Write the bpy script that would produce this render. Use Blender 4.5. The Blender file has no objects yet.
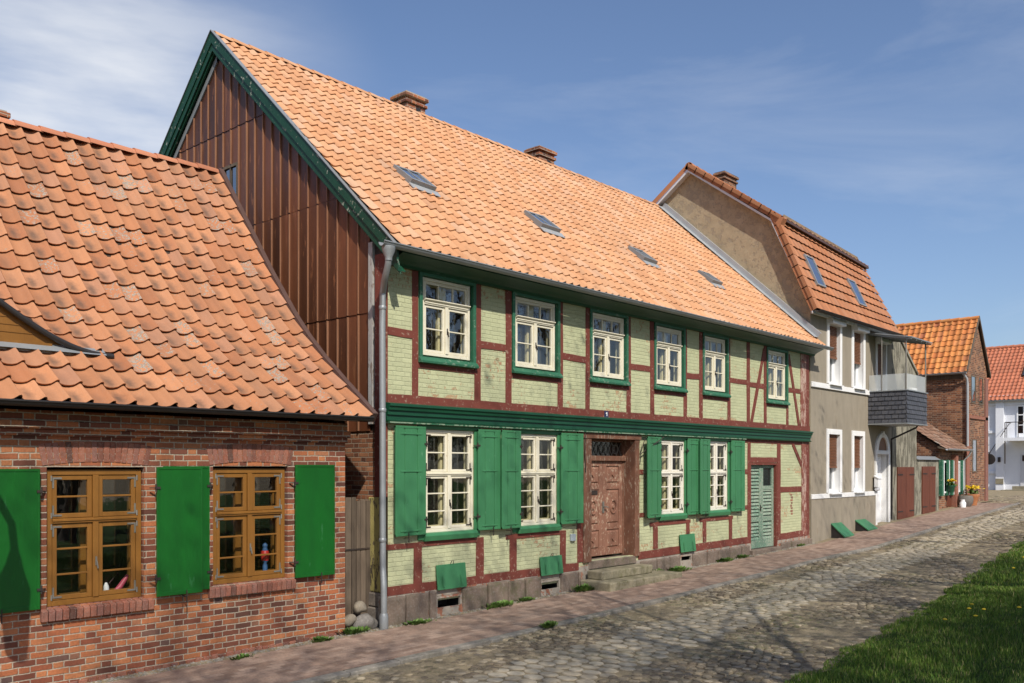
import bpy, bmesh, math, random
import numpy as np
from mathutils import Vector, Matrix
random.seed(7)
R = math.radians
PI = math.pi
S = bpy.context.scene
COL = S.collection

# ------------------------------------------------------------------ camera
cam = bpy.data.objects.new("camera", bpy.data.cameras.new("camera"))
COL.objects.link(cam)
cam.location = (-8.80, -10.43, 2.40)
cam.rotation_euler = (R(90), 0, R(-47.95))
cam.data.lens = 31.89
cam.data.sensor_width = 36
cam.data.shift_y = 0.1226
cam.data.clip_end = 900
S.camera = cam

# ------------------------------------------------------------------ sky and sun
SUN = Vector((-0.55, -1.0, 1.10)).normalized()
SUN_EL = math.asin(SUN.z)
SUN_AZ = math.atan2(SUN.x, SUN.y)
W = bpy.data.worlds.new("World")
S.world = W
W.use_nodes = True
wn = W.node_tree
wn.nodes.clear()
w_out = wn.nodes.new("ShaderNodeOutputWorld")
w_bg = wn.nodes.new("ShaderNodeBackground")
sky = wn.nodes.new("ShaderNodeTexSky")
sky.sky_type = 'NISHITA'
sky.sun_disc = False
sky.sun_elevation = SUN_EL
sky.sun_rotation = SUN_AZ
sky.air_density = 1.0
sky.dust_density = 1.6
sky.ozone_density = 3.0
w_bg.inputs[1].default_value = 0.13
# thin cirrus: stretched noise on the sky direction, thicker low in the north-west
tc = wn.nodes.new("ShaderNodeTexCoord")
mp = wn.nodes.new("ShaderNodeMapping")
mp.inputs['Scale'].default_value = (1.0, 1.3, 4.6)
mp.inputs['Rotation'].default_value = (0.25, 0.2, 0.4)
nz = wn.nodes.new("ShaderNodeTexNoise")
nz.inputs['Scale'].default_value = 2.2
nz.inputs['Detail'].default_value = 9
nz.inputs['Roughness'].default_value = 0.58
nz.inputs['Distortion'].default_value = 0.6
rp = wn.nodes.new("ShaderNodeMapRange")
rp.inputs[1].default_value = 0.46
rp.inputs[2].default_value = 0.80
rp.inputs[3].default_value = 0.0
rp.inputs[4].default_value = 0.20
ds = wn.nodes.new("ShaderNodeVectorMath")
ds.operation = 'DISTANCE'
ds.inputs[1].default_value = (0.36, 0.88, 0.275)
bl = wn.nodes.new("ShaderNodeMapRange")
bl.interpolation_type = 'SMOOTHSTEP'
bl.inputs[1].default_value = 0.05
bl.inputs[2].default_value = 0.33
bl.inputs[3].default_value = 0.85
bl.inputs[4].default_value = 0.0
m1 = wn.nodes.new("ShaderNodeMath"); m1.operation = 'MULTIPLY'
nz2 = wn.nodes.new("ShaderNodeTexNoise")
nz2.inputs['Scale'].default_value = 3.2
nz2.inputs['Detail'].default_value = 8
rp2 = wn.nodes.new("ShaderNodeMapRange")
rp2.inputs[1].default_value = 0.32
rp2.inputs[2].default_value = 0.62
mx = wn.nodes.new("ShaderNodeMath"); mx.operation = 'MAXIMUM'
mix = wn.nodes.new("ShaderNodeMix"); mix.data_type = 'RGBA'
mix.inputs[7].default_value = (7.0, 7.15, 7.4, 1)
L = wn.links.new
L(tc.outputs['Generated'], mp.inputs[0]); L(mp.outputs[0], nz.inputs['Vector']); L(nz.outputs[0], rp.inputs[0])
L(tc.outputs['Generated'], ds.inputs[0]); L(ds.outputs['Value'], bl.inputs[0])
L(mp.outputs[0], nz2.inputs['Vector']); L(nz2.outputs[0], rp2.inputs[0])
L(bl.outputs[0], m1.inputs[0]); L(rp2.outputs[0], m1.inputs[1])
L(m1.outputs[0], mx.inputs[0]); L(rp.outputs[0], mx.inputs[1])
tint = wn.nodes.new("ShaderNodeMix"); tint.data_type = 'RGBA'; tint.blend_type = 'MULTIPLY'; tint.inputs[0].default_value = 1.0
tint.inputs[7].default_value = (1.0, 1.0, 1.06, 1); L(sky.outputs[0], tint.inputs[6])
L(mx.outputs[0], mix.inputs[0]); L(tint.outputs[2], mix.inputs[6]); L(mix.outputs[2], w_bg.inputs[0])
L(w_bg.outputs[0], w_out.inputs[0])

sun = bpy.data.objects.new("sun", bpy.data.lights.new("sun", 'SUN'))
COL.objects.link(sun)
sun.data.energy = 4.9
sun.data.angle = R(0.53)
sun.data.color = (1.0, 0.93, 0.82)
sun.rotation_euler = (-SUN).to_track_quat('-Z', 'Y').to_euler()
sun.location = (0, -20, 30)

S.view_settings.view_transform = 'Standard'
S.view_settings.look = 'None'
S.view_settings.exposure = 0.0
S.view_settings.gamma = 1.0
S.view_settings.use_curve_mapping = False
S.cycles.max_bounces = 6
S.cycles.transparent_max_bounces = 12
S.cycles.caustics_reflective = False
S.cycles.caustics_refractive = False

# ------------------------------------------------------------------ node helpers
class NT:
    def __init__(self, name):
        self.m = bpy.data.materials.new(name)
        self.m.use_nodes = True
        self.t = self.m.node_tree
        self.b = self.t.nodes["Principled BSDF"]
    def n(self, typ, **kw):
        x = self.t.nodes.new("ShaderNode" + typ)
        for k, v in kw.items():
            setattr(x, k, v)
        return x
    def put(self, sock, v):
        if v is None: return
        if hasattr(v, 'is_output'): self.t.links.new(v, sock)
        elif isinstance(v, (tuple, list)):
            if len(sock.default_value) == 4 and len(v) == 3: v = (*v, 1)
            sock.default_value = v
        else: sock.default_value = v
    def math(self, op, a, b=0.0, c=None, clamp=False):
        x = self.n("Math", operation=op); x.use_clamp = clamp
        self.put(x.inputs[0], a); self.put(x.inputs[1], b); self.put(x.inputs[2], c)
        return x.outputs[0]
    def mix(self, f, a, b, mode='MIX'):
        x = self.n("Mix", data_type='RGBA', blend_type=mode)
        self.put(x.inputs[0], f); self.put(x.inputs[6], a); self.put(x.inputs[7], b)
        return x.outputs[2]
    def rng(self, v, a, b, c=0.0, d=1.0, smooth=False):
        x = self.n("MapRange")
        if smooth: x.interpolation_type = 'SMOOTHSTEP'
        self.put(x.inputs[0], v)
        for i, q in enumerate((a, b, c, d)): self.put(x.inputs[i + 1], q)
        return x.outputs[0]
    def obj(self):
        return self.n("TexCoord").outputs['Object']
    def noise(self, vec, scale, detail=4, rough=0.55, dist=0.0):
        x = self.n("TexNoise"); self.put(x.inputs['Vector'], vec)
        x.inputs['Scale'].default_value = scale; x.inputs['Detail'].default_value = detail
        x.inputs['Roughness'].default_value = rough; x.inputs['Distortion'].default_value = dist
        return x.outputs[0]
    def scale(self, vec, s):
        x = self.n("VectorMath", operation='MULTIPLY'); self.put(x.inputs[0], vec); x.inputs[1].default_value = s
        return x.outputs[0]
    def xyz(self, vec):
        x = self.n("SeparateXYZ"); self.put(x.inputs[0], vec); return x.outputs
    def comb(self, a, b, c=0.0):
        x = self.n("CombineXYZ")
        for i, q in enumerate((a, b, c)): self.put(x.inputs[i], q)
        return x.outputs[0]
    def ramp(self, f, stops, mode='LINEAR'):
        x = self.n("ValToRGB"); x.color_ramp.interpolation = mode
        e = x.color_ramp.elements
        while len(e) < len(stops): e.new(0.5)
        for q, (p, c) in zip(e, stops):
            q.position = p; q.color = (*c, 1)
        self.put(x.inputs[0], f); return x.outputs[0]
    def island(self):
        return self.n("NewGeometry").outputs['Random Per Island']
    def white(self, vec):
        x = self.n("TexWhiteNoise", noise_dimensions='3D'); self.put(x.inputs['Vector'], vec); return x.outputs
    def bump(self, h, strength=0.3, dist=0.01):
        x = self.n("Bump"); x.inputs['Strength'].default_value = strength; x.inputs['Distance'].default_value = dist
        self.put(x.inputs['Height'], h); self.put(self.b.inputs['Normal'], x.outputs[0])
    def done(self, col, rough=0.8, spec=0.3, metal=0.0):
        self.put(self.b.inputs['Base Color'], col); self.put(self.b.inputs['Roughness'], rough)
        self.b.inputs['Specular IOR Level'].default_value = spec; self.b.inputs['Metallic'].default_value = metal
        return self.m

def hsv_jit(t, col, rnd, amt=0.3, hue=0.0):
    """brightness (and a little hue) from a random value"""
    x = t.n("HueSaturation")
    t.put(x.inputs['Color'], col)
    t.put(x.inputs['Value'], t.rng(rnd, 0, 1, 1 - amt, 1 + amt))
    if hue:
        r2 = t.math('FRACT', t.math('MULTIPLY', rnd, 37.7))
        t.put(x.inputs['Hue'], t.rng(r2, 0, 1, 0.5 - hue, 0.5 + hue))
    return x.outputs[0]

def paint(name, col, col2=None, wear=None, wear_amt=0.0, wscale=9, rough=0.6, spec=0.35, stretch=(1, 1, 1), bump=0.25, var=0.16, bscale=60, metal=0.0, isl=0.0):
    t = NT(name); o = t.obj(); v = t.scale(o, stretch)
    n1 = t.noise(v, 3.1, 5); n2 = t.noise(v, 24, 4)
    c = t.mix(t.rng(n1, .3, .7), col, col2 or tuple(x * (1 - 1.6 * var) for x in col))
    c = t.mix(t.rng(n2, .3, .75, 0, .5), c, tuple(x * (1 - 2 * var) for x in col))
    if isl: c = hsv_jit(t, c, t.island(), isl)
    h = n2
    if wear:
        nw = t.noise(v, wscale, 8, .68)
        nb = t.noise(o, .9, 2)
        lim = t.rng(nb, .3, .7, .72 - wear_amt * .5, .72 - wear_amt)
        k = t.rng(t.math('SUBTRACT', nw, lim), -.015, .02)
        c = t.mix(k, c, wear); h = t.math('SUBTRACT', n2, t.math('MULTIPLY', k, .8))
    nf = t.noise(v, bscale, 3)
    t.bump(t.math('ADD', h, t.math('MULTIPLY', nf, .5)), bump, .006)
    return t.done(c, rough, spec, metal)

def brick(name, stops, mortar, w=.235, h=.072, mt=.011, flemish=True, paint_col=None, wear=.5, dark=.0, bump=.6):
    t = NT(name); o = t.obj()
    nd = t.noise(o, 5, 3); nd2 = t.noise(o, 45, 2)
    x, y, z = t.xyz(o)
    wob = t.math('MULTIPLY', t.math('SUBTRACT', nd, .5), .022)
    wob2 = t.math('MULTIPLY', t.math('SUBTRACT', nd2, .5), .010)
    u = t.math('ADD', t.math('ADD', x, y), wob2); v = t.math('ADD', t.math('ADD', z, wob), wob2)
    v = t.math('ADD', v, 4.0); u = t.math('ADD', u, 60.0)
    row = t.math('FLOOR', t.math('DIVIDE', v, h)); odd = t.math('MODULO', row, 2)
    fz = t.math('MODULO', v, h)
    if flemish:
        P = 1.5 * w
        uu = t.math('ADD', u, t.math('MULTIPLY', odd, .75 * w))
        k = t.math('FLOOR', t.math('DIVIDE', uu, P)); tt = t.math('MODULO', uu, P)
        hd = t.math('GREATER_THAN', tt, w)
        lx = t.math('SUBTRACT', tt, t.math('MULTIPLY', hd, w))
        bw = t.math('SUBTRACT', w, t.math('MULTIPLY', hd, .5 * w))
        cid = t.math('ADD', t.math('MULTIPLY', k, 2), hd)
    else:
        uu = t.math('ADD', u, t.math('MULTIPLY', odd, .5 * w))
        cid = t.math('FLOOR', t.math('DIVIDE', uu, w)); lx = t.math('MODULO', uu, w); bw = w
    dx = t.math('MINIMUM', lx, t.math('SUBTRACT', bw, lx)); dz = t.math('MINIMUM', fz, t.math('SUBTRACT', h, fz))
    d = t.math('MINIMUM', dx, dz)
    body = t.rng(d, mt * .35, mt * .8)
    rnd = t.white(t.comb(cid, row, 3.3))[0]
    c = t.ramp(rnd, stops)
    n3 = t.noise(o, 38, 5); n4 = t.noise(o, 1.1, 3)
    c = t.mix(t.rng(n3, .3, .75, 0, .45), c, (.10, .05, .035))
    if dark: c = t.mix(t.rng(n4, .42, .68, 0, dark), c, (.07, .045, .035))
    mc = t.mix(t.rng(n3, .35, .7), mortar, tuple(q * .62 for q in mortar))
    if paint_col:
        pc = t.mix(t.rng(n4, .3, .7), paint_col[0], paint_col[1])
        pc = t.mix(t.rng(n3, .35, .75, 0, .35), pc, tuple(q * .62 for q in paint_col[1]))
        pj = t.white(t.comb(cid, row, 8.1))[0]
        pc = hsv_jit(t, pc, pj, .06)
        nw = t.noise(o, 16, 7, .7); nb = t.noise(t.scale(o, (.7, 1, 1.2)), 1.35, 3)
        lim = t.rng(nb, .36, .66, .80, .80 - wear)
        k = t.math('MULTIPLY', t.rng(t.math('SUBTRACT', t.math('ADD', nw, t.math('MULTIPLY', t.math('SUBTRACT', rnd, .5), .16)), lim), -.01, .03), t.rng(body, 0, 1, .35, 1))
        low = t.mix(body, tuple(q * .8 for q in mortar), c)
        jc = t.mix(t.rng(d, 0, mt * .5), tuple(q * .80 for q in paint_col[1]), pc)
        col = t.mix(k, jc, low)
        hh = t.math('SUBTRACT', body, t.math('MULTIPLY', k, .35))
    else:
        col = t.mix(body, mc, c); hh = body
    t.bump(t.math('ADD', hh, t.math('MULTIPLY', n3, .45)), bump, .008)
    return t.done(col, .86, .22)

def tile_mat(name, stops, lichen=.15, soot=.3, rough=.7, var=.12, streak=.2):
    t = NT(name); o = t.obj(); r = t.island()
    c = t.ramp(r, stops)
    r2 = t.math('FRACT', t.math('MULTIPLY', r, 91.3)); r3 = t.math('FRACT', t.math('MULTIPLY', r, 517.7))
    c = hsv_jit(t, c, r2, var)
    n = t.noise(o, 17, 6, .65); n2 = t.noise(o, 70, 3); n0 = t.noise(o, .8, 2)
    uv = t.xyz(t.n("TexCoord").outputs['UV'])
    du = t.math('SUBTRACT', uv[0], .42); dv = t.math('SUBTRACT', uv[1], .30)
    dd = t.math('SQRT', t.math('ADD', t.math('MULTIPLY', t.math('MULTIPLY', du, du), 2.2), t.math('MULTIPLY', dv, dv)))
    spot = t.math('MULTIPLY', t.rng(t.math('ADD', dd, t.math('MULTIPLY', t.math('SUBTRACT', n, .5), .5)), .08, .50, 1, 0), t.rng(t.math('ADD', r3, t.math('SUBTRACT', n0, .5)), .25, .8, 0, soot))
    c = t.mix(spot, c, (.085, .06, .045))
    ns = t.noise(t.scale(o, (2.6, .35, .35)), 1.0, 6, .62); nm = t.noise(o, .45, 3)
    c = t.mix(t.rng(t.math('ADD', ns, t.math('MULTIPLY', t.math('SUBTRACT', nm, .5), .5)), .46, .74, 0, streak), c, (.13, .085, .06))
    c = t.mix(t.rng(t.noise(o, 55, 3), .62, .72, 0, streak * .8), c, (.30, .27, .22))
    lim = t.rng(r2, 0, 1, .88, .88 - lichen * 1.7)
    nl = t.noise(o, 26, 5, .6); lk = t.math('MULTIPLY', t.rng(t.math('SUBTRACT', nl, lim), -.02, .05), t.math('LESS_THAN', r3, .15 + lichen))
    c = t.mix(t.math('MULTIPLY', lk, .85), c, t.mix(t.rng(n2, .4, .6), (.36, .35, .30), (.20, .19, .16)))
    c = t.mix(t.rng(n2, .35, .75, 0, .22), c, (.20, .09, .05))
    t.bump(t.math('ADD', n, t.math('MULTIPLY', n2, .6)), .22, .004)
    return t.done(c, rough, .3)

def stone_mat(name, stops, moss=None, rough=.85, bump=.5, sc=14):
    t = NT(name); o = t.obj(); r = t.island()
    c = t.ramp(r, stops)
    n = t.noise(o, sc, 7, .65); n2 = t.noise(o, sc * 5, 4); n0 = t.noise(o, .55, 4, .6)
    c = t.mix(t.rng(n, .3, .72, 0, .55), c, (.07, .06, .05))
    c = t.mix(t.rng(n2, .5, .75, 0, .35), c, (.36, .34, .30))
    if moss: c = t.mix(t.math('MULTIPLY', t.rng(n, .45, .65), t.rng(n0, .45, .62, 0, .75)), c, moss)
    t.bump(t.math('ADD', n, t.math('MULTIPLY', n2, .5)), bump, .01)
    return t.done(c, rough, .25)

def glass_mat(name, tint=(1, 1, 1), rough=.01, ior=1.5, extra=0.0, wavy=.02):
    t = NT(name); t.t.nodes.remove(t.b)
    out = t.t.nodes["Material Output"]
    tr = t.n("BsdfTransparent"); tr.inputs[0].default_value = (*tint, 1)
    gl = t.n("BsdfGlossy"); gl.inputs['Roughness'].default_value = rough; gl.inputs[0].default_value = (.95, .97, 1, 1)
    ge = t.n("NewGeometry"); dt = t.n("VectorMath", operation='DOT_PRODUCT'); t.put(dt.inputs[0], ge.outputs['Incoming']); t.put(dt.inputs[1], ge.outputs['Normal'])
    fres = t.math('ADD', t.math('MULTIPLY', t.math('POWER', t.math('SUBTRACT', 1.0, t.math('ABSOLUTE', dt.outputs['Value'])), 5.0), .95), .045)
    o = t.obj(); bp = t.n("Bump"); bp.inputs['Strength'].default_value = wavy; bp.inputs['Distance'].default_value = .05
    t.put(bp.inputs['Height'], t.noise(o, 4, 2)); t.put(gl.inputs['Normal'], bp.outputs[0])
    ms = t.n("MixShader"); f = t.math('ADD', t.math('MULTIPLY', fres, 1.6), extra, clamp=True)
    t.put(ms.inputs[0], f); t.put(ms.inputs[1], tr.outputs[0]); t.put(ms.inputs[2], gl.outputs[0])
    t.put(out.inputs[0], ms.outputs[0]); return t.m

# ------------------------------------------------------------------ mesh helpers
class MB:
    def __init__(s): s.v = []; s.f = []; s.mi = []; s.uv = []
    def add(s, vs, fs, mi=0, uvs=None):
        b = len(s.v); s.v += [tuple(p) for p in vs]
        for i, f in enumerate(fs):
            s.f.append(tuple(b + k for k in f)); s.mi.append(mi)
            s.uv.append(uvs[i] if uvs else None)
        return s
    def box(s, x0, x1, y0, y1, z0, z1, mi=0, jit=0.0):
        j = lambda: random.uniform(-jit, jit) if jit else 0
        vs = [(x + j(), y + j(), z + j()) for z in (z0, z1) for y in (y0, y1) for x in (x0, x1)]
        return s.add(vs, [(0, 2, 3, 1), (4, 5, 7, 6), (0, 1, 5, 4), (2, 6, 7, 3), (0, 4, 6, 2), (1, 3, 7, 5)], mi)
    def obox(s, c, ax, ay, az, mi=0):
        c, ax, ay, az = map(Vector, (c, ax, ay, az))
        vs = [c + ax * i + ay * j + az * k for k in (-.5, .5) for j in (-.5, .5) for i in (-.5, .5)]
        return s.add(vs, [(0, 2, 3, 1), (4, 5, 7, 6), (0, 1, 5, 4), (2, 6, 7, 3), (0, 4, 6, 2), (1, 3, 7, 5)], mi)
    def bar(s, p, q, w, d, up=(0, 1, 0), mi=0):
        """a bar from p to q, w wide across, d deep along up"""
        p, q, up = Vector(p), Vector(q), Vector(up)
        ax = q - p; az = ax.cross(up).normalized() * w
        return s.obox((p + q) / 2, ax, up.normalized() * d, az, mi)
    def quad(s, a, b, c, d, mi=0): return s.add([a, b, c, d], [(0, 1, 2, 3)], mi)
    def prism(s, poly, axis, a, b, mi=0):
        """poly: 2-D points; axis 'x': (y,z) along x, 'y': (x,z) along y, 'z': (x,y) along z"""
        P = {'x': lambda u, v, w: (w, u, v), 'y': lambda u, v, w: (u, w, v), 'z': lambda u, v, w: (u, v, w)}[axis]
        n = len(poly)
        vs = [P(u, v, a) for u, v in poly] + [P(u, v, b) for u, v in poly]
        fs = [tuple(range(n)), tuple(range(2 * n - 1, n - 1, -1))] + [(i, (i + 1) % n, n + (i + 1) % n, n + i) for i in range(n)]
        return s.add(vs, fs, mi)
    def tube(s, pts, r, n=8, mi=0, cap=True):
        pts = [Vector(p) for p in pts]; rs = r if isinstance(r, (list, tuple)) else [r] * len(pts)
        vs = []; up = None
        for i, p in enumerate(pts):
            d = (pts[min(i + 1, len(pts) - 1)] - pts[max(i - 1, 0)]).normalized()
            if up is None: up = Vector((1, 0, 0)) if abs(d.x) < .8 else Vector((0, 1, 0))
            a = d.cross(up).normalized(); b = a.cross(d).normalized(); up = b
            vs += [p + (a * math.cos(2 * PI * k / n) + b * math.sin(2 * PI * k / n)) * rs[i] for k in range(n)]
        fs = [(i * n + k, i * n + (k + 1) % n, (i + 1) * n + (k + 1) % n, (i + 1) * n + k) for i in range(len(pts) - 1) for k in range(n)]
        if cap: fs += [tuple(range(n))[::-1], tuple(range((len(pts) - 1) * n, len(pts) * n))]
        return s.add(vs, fs, mi)
    def lathe(s, c, prof, n=14, mi=0):
        c = Vector(c)
        vs = [c + Vector((r * math.cos(2 * PI * k / n), r * math.sin(2 * PI * k / n), z)) for r, z in prof for k in range(n)]
        fs = [(i * n + k, i * n + (k + 1) % n, (i + 1) * n + (k + 1) % n, (i + 1) * n + k) for i in range(len(prof) - 1) for k in range(n)]
        fs += [tuple(range(n))[::-1], tuple(range((len(prof) - 1) * n, len(prof) * n))]
        return s.add(vs, fs, mi)
    def obj(s, name, mats, parent=None, bev=0.0, smooth=None, seg=1):
        me = bpy.data.meshes.new(name); me.from_pydata(s.v, [], s.f)
        for m in (mats if isinstance(mats, (list, tuple)) else [mats]): me.materials.append(m)
        if any(s.mi): me.polygons.foreach_set('material_index', s.mi)
        if any(u is not None for u in s.uv):
            l = me.uv_layers.new(name="UVMap"); k = 0; arr = []
            for f, u in zip(s.f, s.uv):
                arr += [q for p in (u or [(0.5, 0.9)] * len(f)) for q in p]
            l.data.foreach_set('uv', arr)
        me.update()
        if smooth is not None:
            me.polygons.foreach_set('use_smooth', [True] * len(s.f)); me.set_sharp_from_angle(angle=R(smooth))
        o = bpy.data.objects.new(name, me); COL.objects.link(o)
        bm = bmesh.new(); bm.from_mesh(me)
        if len(s.f) < 40000: bmesh.ops.recalc_face_normals(bm, faces=bm.faces)
        bm.to_mesh(me); bm.free()
        if bev:
            b = o.modifiers.new("edge", 'BEVEL'); b.width = bev; b.segments = seg; b.limit_method = 'ANGLE'; b.angle_limit = R(35)
        if parent is not None: own(o, parent)
        return o

def own(o, parent):
    o.parent = parent
    if parent.type == 'EMPTY': o.matrix_parent_inverse = Matrix.Translation(-Vector(parent.location))

def tag(o, label, cat, group=None):
    o['label'] = label; o['category'] = cat
    if group: o['group'] = group
    return o
def thing(name, label, cat, loc, group=None):
    o = bpy.data.objects.new(name, None); COL.objects.link(o); o.location = loc; o.empty_display_size = .3
    return tag(o, label, cat, group)
def struct(o, kind='structure'):
    o['kind'] = kind; return o
def dup(root, loc, rz=None, label=None):
    c = root.copy(); COL.objects.link(c); c.location = loc
    if rz is not None: c.rotation_euler = (0, 0, rz)
    if label: c['label'] = label
    for ch in list(root.children):
        d = ch.copy(); COL.objects.link(d); d.parent = c; d.matrix_parent_inverse = ch.matrix_parent_inverse.copy()
        for g in list(ch.children):
            e = g.copy(); COL.objects.link(e); e.parent = d
    return c

def gz(x): return float(np.interp(x, [-60, -20, 0, 15, 20, 30, 45], [-.7, -.3, 0, .31, .60, .98, 1.0]))
def gy(x): return float(np.interp(x, [-30, -5, .8, 4.7, 8.5, 12.7, 17.2, 40], [-6.5, -6.25, -6.12, -5.85, -5.5, -5.0, -4.6, -3.2]))
def ky(x): return float(np.interp(x, [-30, 5, 12, 20, 30], [-1.84, -1.84, -1.62, -1.72, -1.5]))

def wall(mb, x0, x1, z0, z1, holes, y, depth, mi=0, mr=0):
    """a wall sheet facing -Y with openings and their reveals; z0 may lie under the ground"""
    xs = sorted({x0, x1, *[h[0] for h in holes], *[h[1] for h in holes]}); zs = sorted({z0, z1, *[h[2] for h in holes], *[h[3] for h in holes]})
    for a, b in zip(xs, xs[1:]):
        for c, d in zip(zs, zs[1:]):
            if not any(h[0] - 1e-6 <= a and b <= h[1] + 1e-6 and h[2] - 1e-6 <= c and d <= h[3] + 1e-6 for h in holes):
                mb.quad((a, y, c), (b, y, c), (b, y, d), (a, y, d), mi)
    for a, b, c, d in holes:
        e = y + depth
        mb.quad((a, y, c), (a, y, d), (a, e, d), (a, e, c), mr); mb.quad((b, y, c), (b, e, c), (b, e, d), (b, y, d), mr)
        mb.quad((a, y, c), (a, e, c), (b, e, c), (b, y, c), mr); mb.quad((a, y, d), (b, y, d), (b, e, d), (a, e, d), mr)
    return mb

def ring(mb, x0, x1, z0, z1, w, y0, y1, mi=0, wb=None, wt=None):
    """rectangular frame lying in XZ"""
    wb = w if wb is None else wb; wt = w if wt is None else wt
    mb.box(x0, x0 + w, y0, y1, z0, z1, mi); mb.box(x1 - w, x1, y0, y1, z0, z1, mi)
    mb.box(x0 + w, x1 - w, y0, y1, z0, z0 + wb, mi); mb.box(x0 + w, x1 - w, y0, y1, z1 - wt, z1, mi)

PROF = [(0, -.35), (.10, -.7), (.28, -1.0), (.48, -.95), (.66, -.55), (.77, .15), (.86, .85), (.94, 1.0), (1.0, .55), (1.0, -.45)]
SPROF = [(0, -.2), (.12, -.6), (.30, -1.0), (.47, -.85), (.62, -.2), (.76, .6), (.87, 1.0), (.965, .92), (1.0, .45), (1.0, -.3)]
def tiles(warp, x0, ncol, w, ss, amp=.022, lift=.024, ov=.06, jit=.004, prof=PROF, skip=None, lip_t=.015):
    """pantile roof: every tile its own little sheet with a front lip; warp(x, s, h) gives the point"""
    mb = MB(); n = len(prof)
    for i in range(len(ss) - 1):
        a, b = ss[i], ss[i + 1] + ov
        for c in range(ncol):
            if skip and skip(x0 + (c + .5) * w, (ss[i] + ss[i + 1]) / 2): continue
            x = x0 + c * w; dl = random.uniform(0, jit); ds = random.uniform(-jit, jit) * 1.6; tw = random.uniform(-jit, jit)
            top = []; bot = []; lip = []
            for t, h in prof:
                xx = x + t * w; hh = h * amp
                bot.append(warp(xx, a + ds + tw * (t - .5), hh + lift + dl)); top.append(warp(xx, b, hh)); lip.append(warp(xx, a + ds + tw * (t - .5) + .003, hh + lift + dl - lip_t))
            fs = [(k, k + 1, n + k + 1, n + k) for k in range(n - 1)] + [(2 * n + k, 2 * n + k + 1, k + 1, k) for k in range(n - 1)]
            us = [[(prof[k][0], 0), (prof[k + 1][0], 0), (prof[k + 1][0], 1), (prof[k][0], 1)] for k in range(n - 1)]
            us += [[(.5, 1), (.5, 1), (.5, 1), (.5, 1)]] * (n - 1)
            mb.add(bot + top + lip, fs, 0, us)
    return mb

def slope_warp(prof, extra=None):
    """prof: (y,z) points from eaves to ridge -> warp(x,s,h) with s the length along it"""
    P = [Vector(p) for p in prof]; Ls = [0.0]
    for a, b in zip(P, P[1:]): Ls.append(Ls[-1] + (b - a).length)
    def f(x, s, h):
        i = 0
        while i < len(P) - 2 and s > Ls[i + 1]: i += 1
        d = (P[i + 1] - P[i]).normalized(); q = P[i] + d * (s - Ls[i])
        y, z = q.x - d.y * h, q.y + d.x * h
        if extra: y, z = extra(x, y, z)
        return (x, y, z)
    return f, Ls[-1]

def steps_of(total, c): 
    n = max(1, round(total / c)); return [total * i / n for i in range(n + 1)]

# ------------------------------------------------------------------ materials
M = {}
M['bricks'] = brick("old red brick", [(0, (.11, .042, .030)), (.13, (.19, .062, .038)), (.4, (.29, .09, .048)), (.62, (.45, .15, .062)), (.92, (.55, .215, .09)), (1, (.10, .07, .07))], (.42, .36, .28), dark=.45)
M['brickpiece'] = stone_mat("loose red brick", [(0, (.13, .05, .036)), (.4, (.30, .10, .062)), (.75, (.38, .15, .095)), (1, (.24, .10, .08))])
M['brickfar'] = brick("weathered brown brick", [(0, (.10, .04, .025)), (.35, (.22, .08, .04)), (.7, (.34, .14, .065)), (1, (.44, .21, .11))], (.34, .28, .21), dark=.6)
M['infill'] = brick("painted infill brick", [(0, (.36, .21, .115)), (.5, (.45, .28, .16)), (1, (.52, .36, .21))], (.48, .44, .31), h=.07, mt=.009, paint_col=((.51, .525, .325), (.45, .475, .29)), wear=.31, bump=.7)
M['timber'] = paint("oxblood timber", (.195, .052, .036), (.148, .038, .027), wear=(.30, .19, .14), wear_amt=.15, wscale=18, stretch=(1, 1, 1), rough=.7)
M['oldwhite'] = paint("flaked pale post", (.52, .40, .33), (.40, .24, .19), wear=(.21, .07, .05), wear_amt=.32, wscale=12, stretch=(2, 2, .5), rough=.8)
M['yellowpost'] = paint("mossy yellow post", (.42, .36, .13), (.30, .26, .09), wear=(.09, .07, .05), wear_amt=.24, wscale=9, stretch=(2, 2, .7), rough=.85)
M['cream'] = paint("cream window paint", (.76, .72, .58), (.70, .65, .50), var=.06, rough=.45, wear=(.45, .36, .25), wear_amt=.08, wscale=20)
M['creamin'] = paint("cream inner reveal", (.72, .65, .40), (.66, .57, .33), var=.06, rough=.6)
M['whitewin'] = paint("pale window paint", (.78, .75, .66), (.70, .66, .56), var=.05, rough=.45, wear=(.42, .33, .24), wear_amt=.1, wscale=20)
M['green'] = paint("green shutter paint", (.052, .212, .092), (.042, .175, .074), var=.1, rough=.42, spec=.45, wear=(.13, .30, .18), wear_amt=.07, wscale=8, stretch=(2, 2, .6))
M['greenlite'] = paint("faded green frame", (.034, .150, .085), (.026, .115, .065), var=.12, rough=.55, wear=(.16, .24, .17), wear_amt=.16, wscale=14)
M['greendark'] = paint("dark green cornice paint", (.010, .078, .038), (.008, .058, .030), var=.12, rough=.4, spec=.45, wear=(.10, .15, .10), wear_amt=.06, wscale=10, stretch=(.4, 1, 2))
M['greenverge'] = paint("peeling green verge board", (.012, .066, .036), (.009, .048, .027), rough=.5, wear=(.28, .31, .25), wear_amt=.13, wscale=16, stretch=(1, .6, .6))
M['greenbright'] = paint("glossy bright green", (.006, .112, .013), (.005, .082, .011), var=.14, rough=.38, spec=.45, bump=.15, wear=(.02, .13, .035), wear_amt=.10, wscale=5, stretch=(2, 2, .5))
M['greendoor'] = paint("peeling green door", (.115, .225, .155), (.16, .25, .19), rough=.7, wear=(.27, .32, .25), wear_amt=.30, wscale=26, stretch=(1.2, 1, .8))
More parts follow.
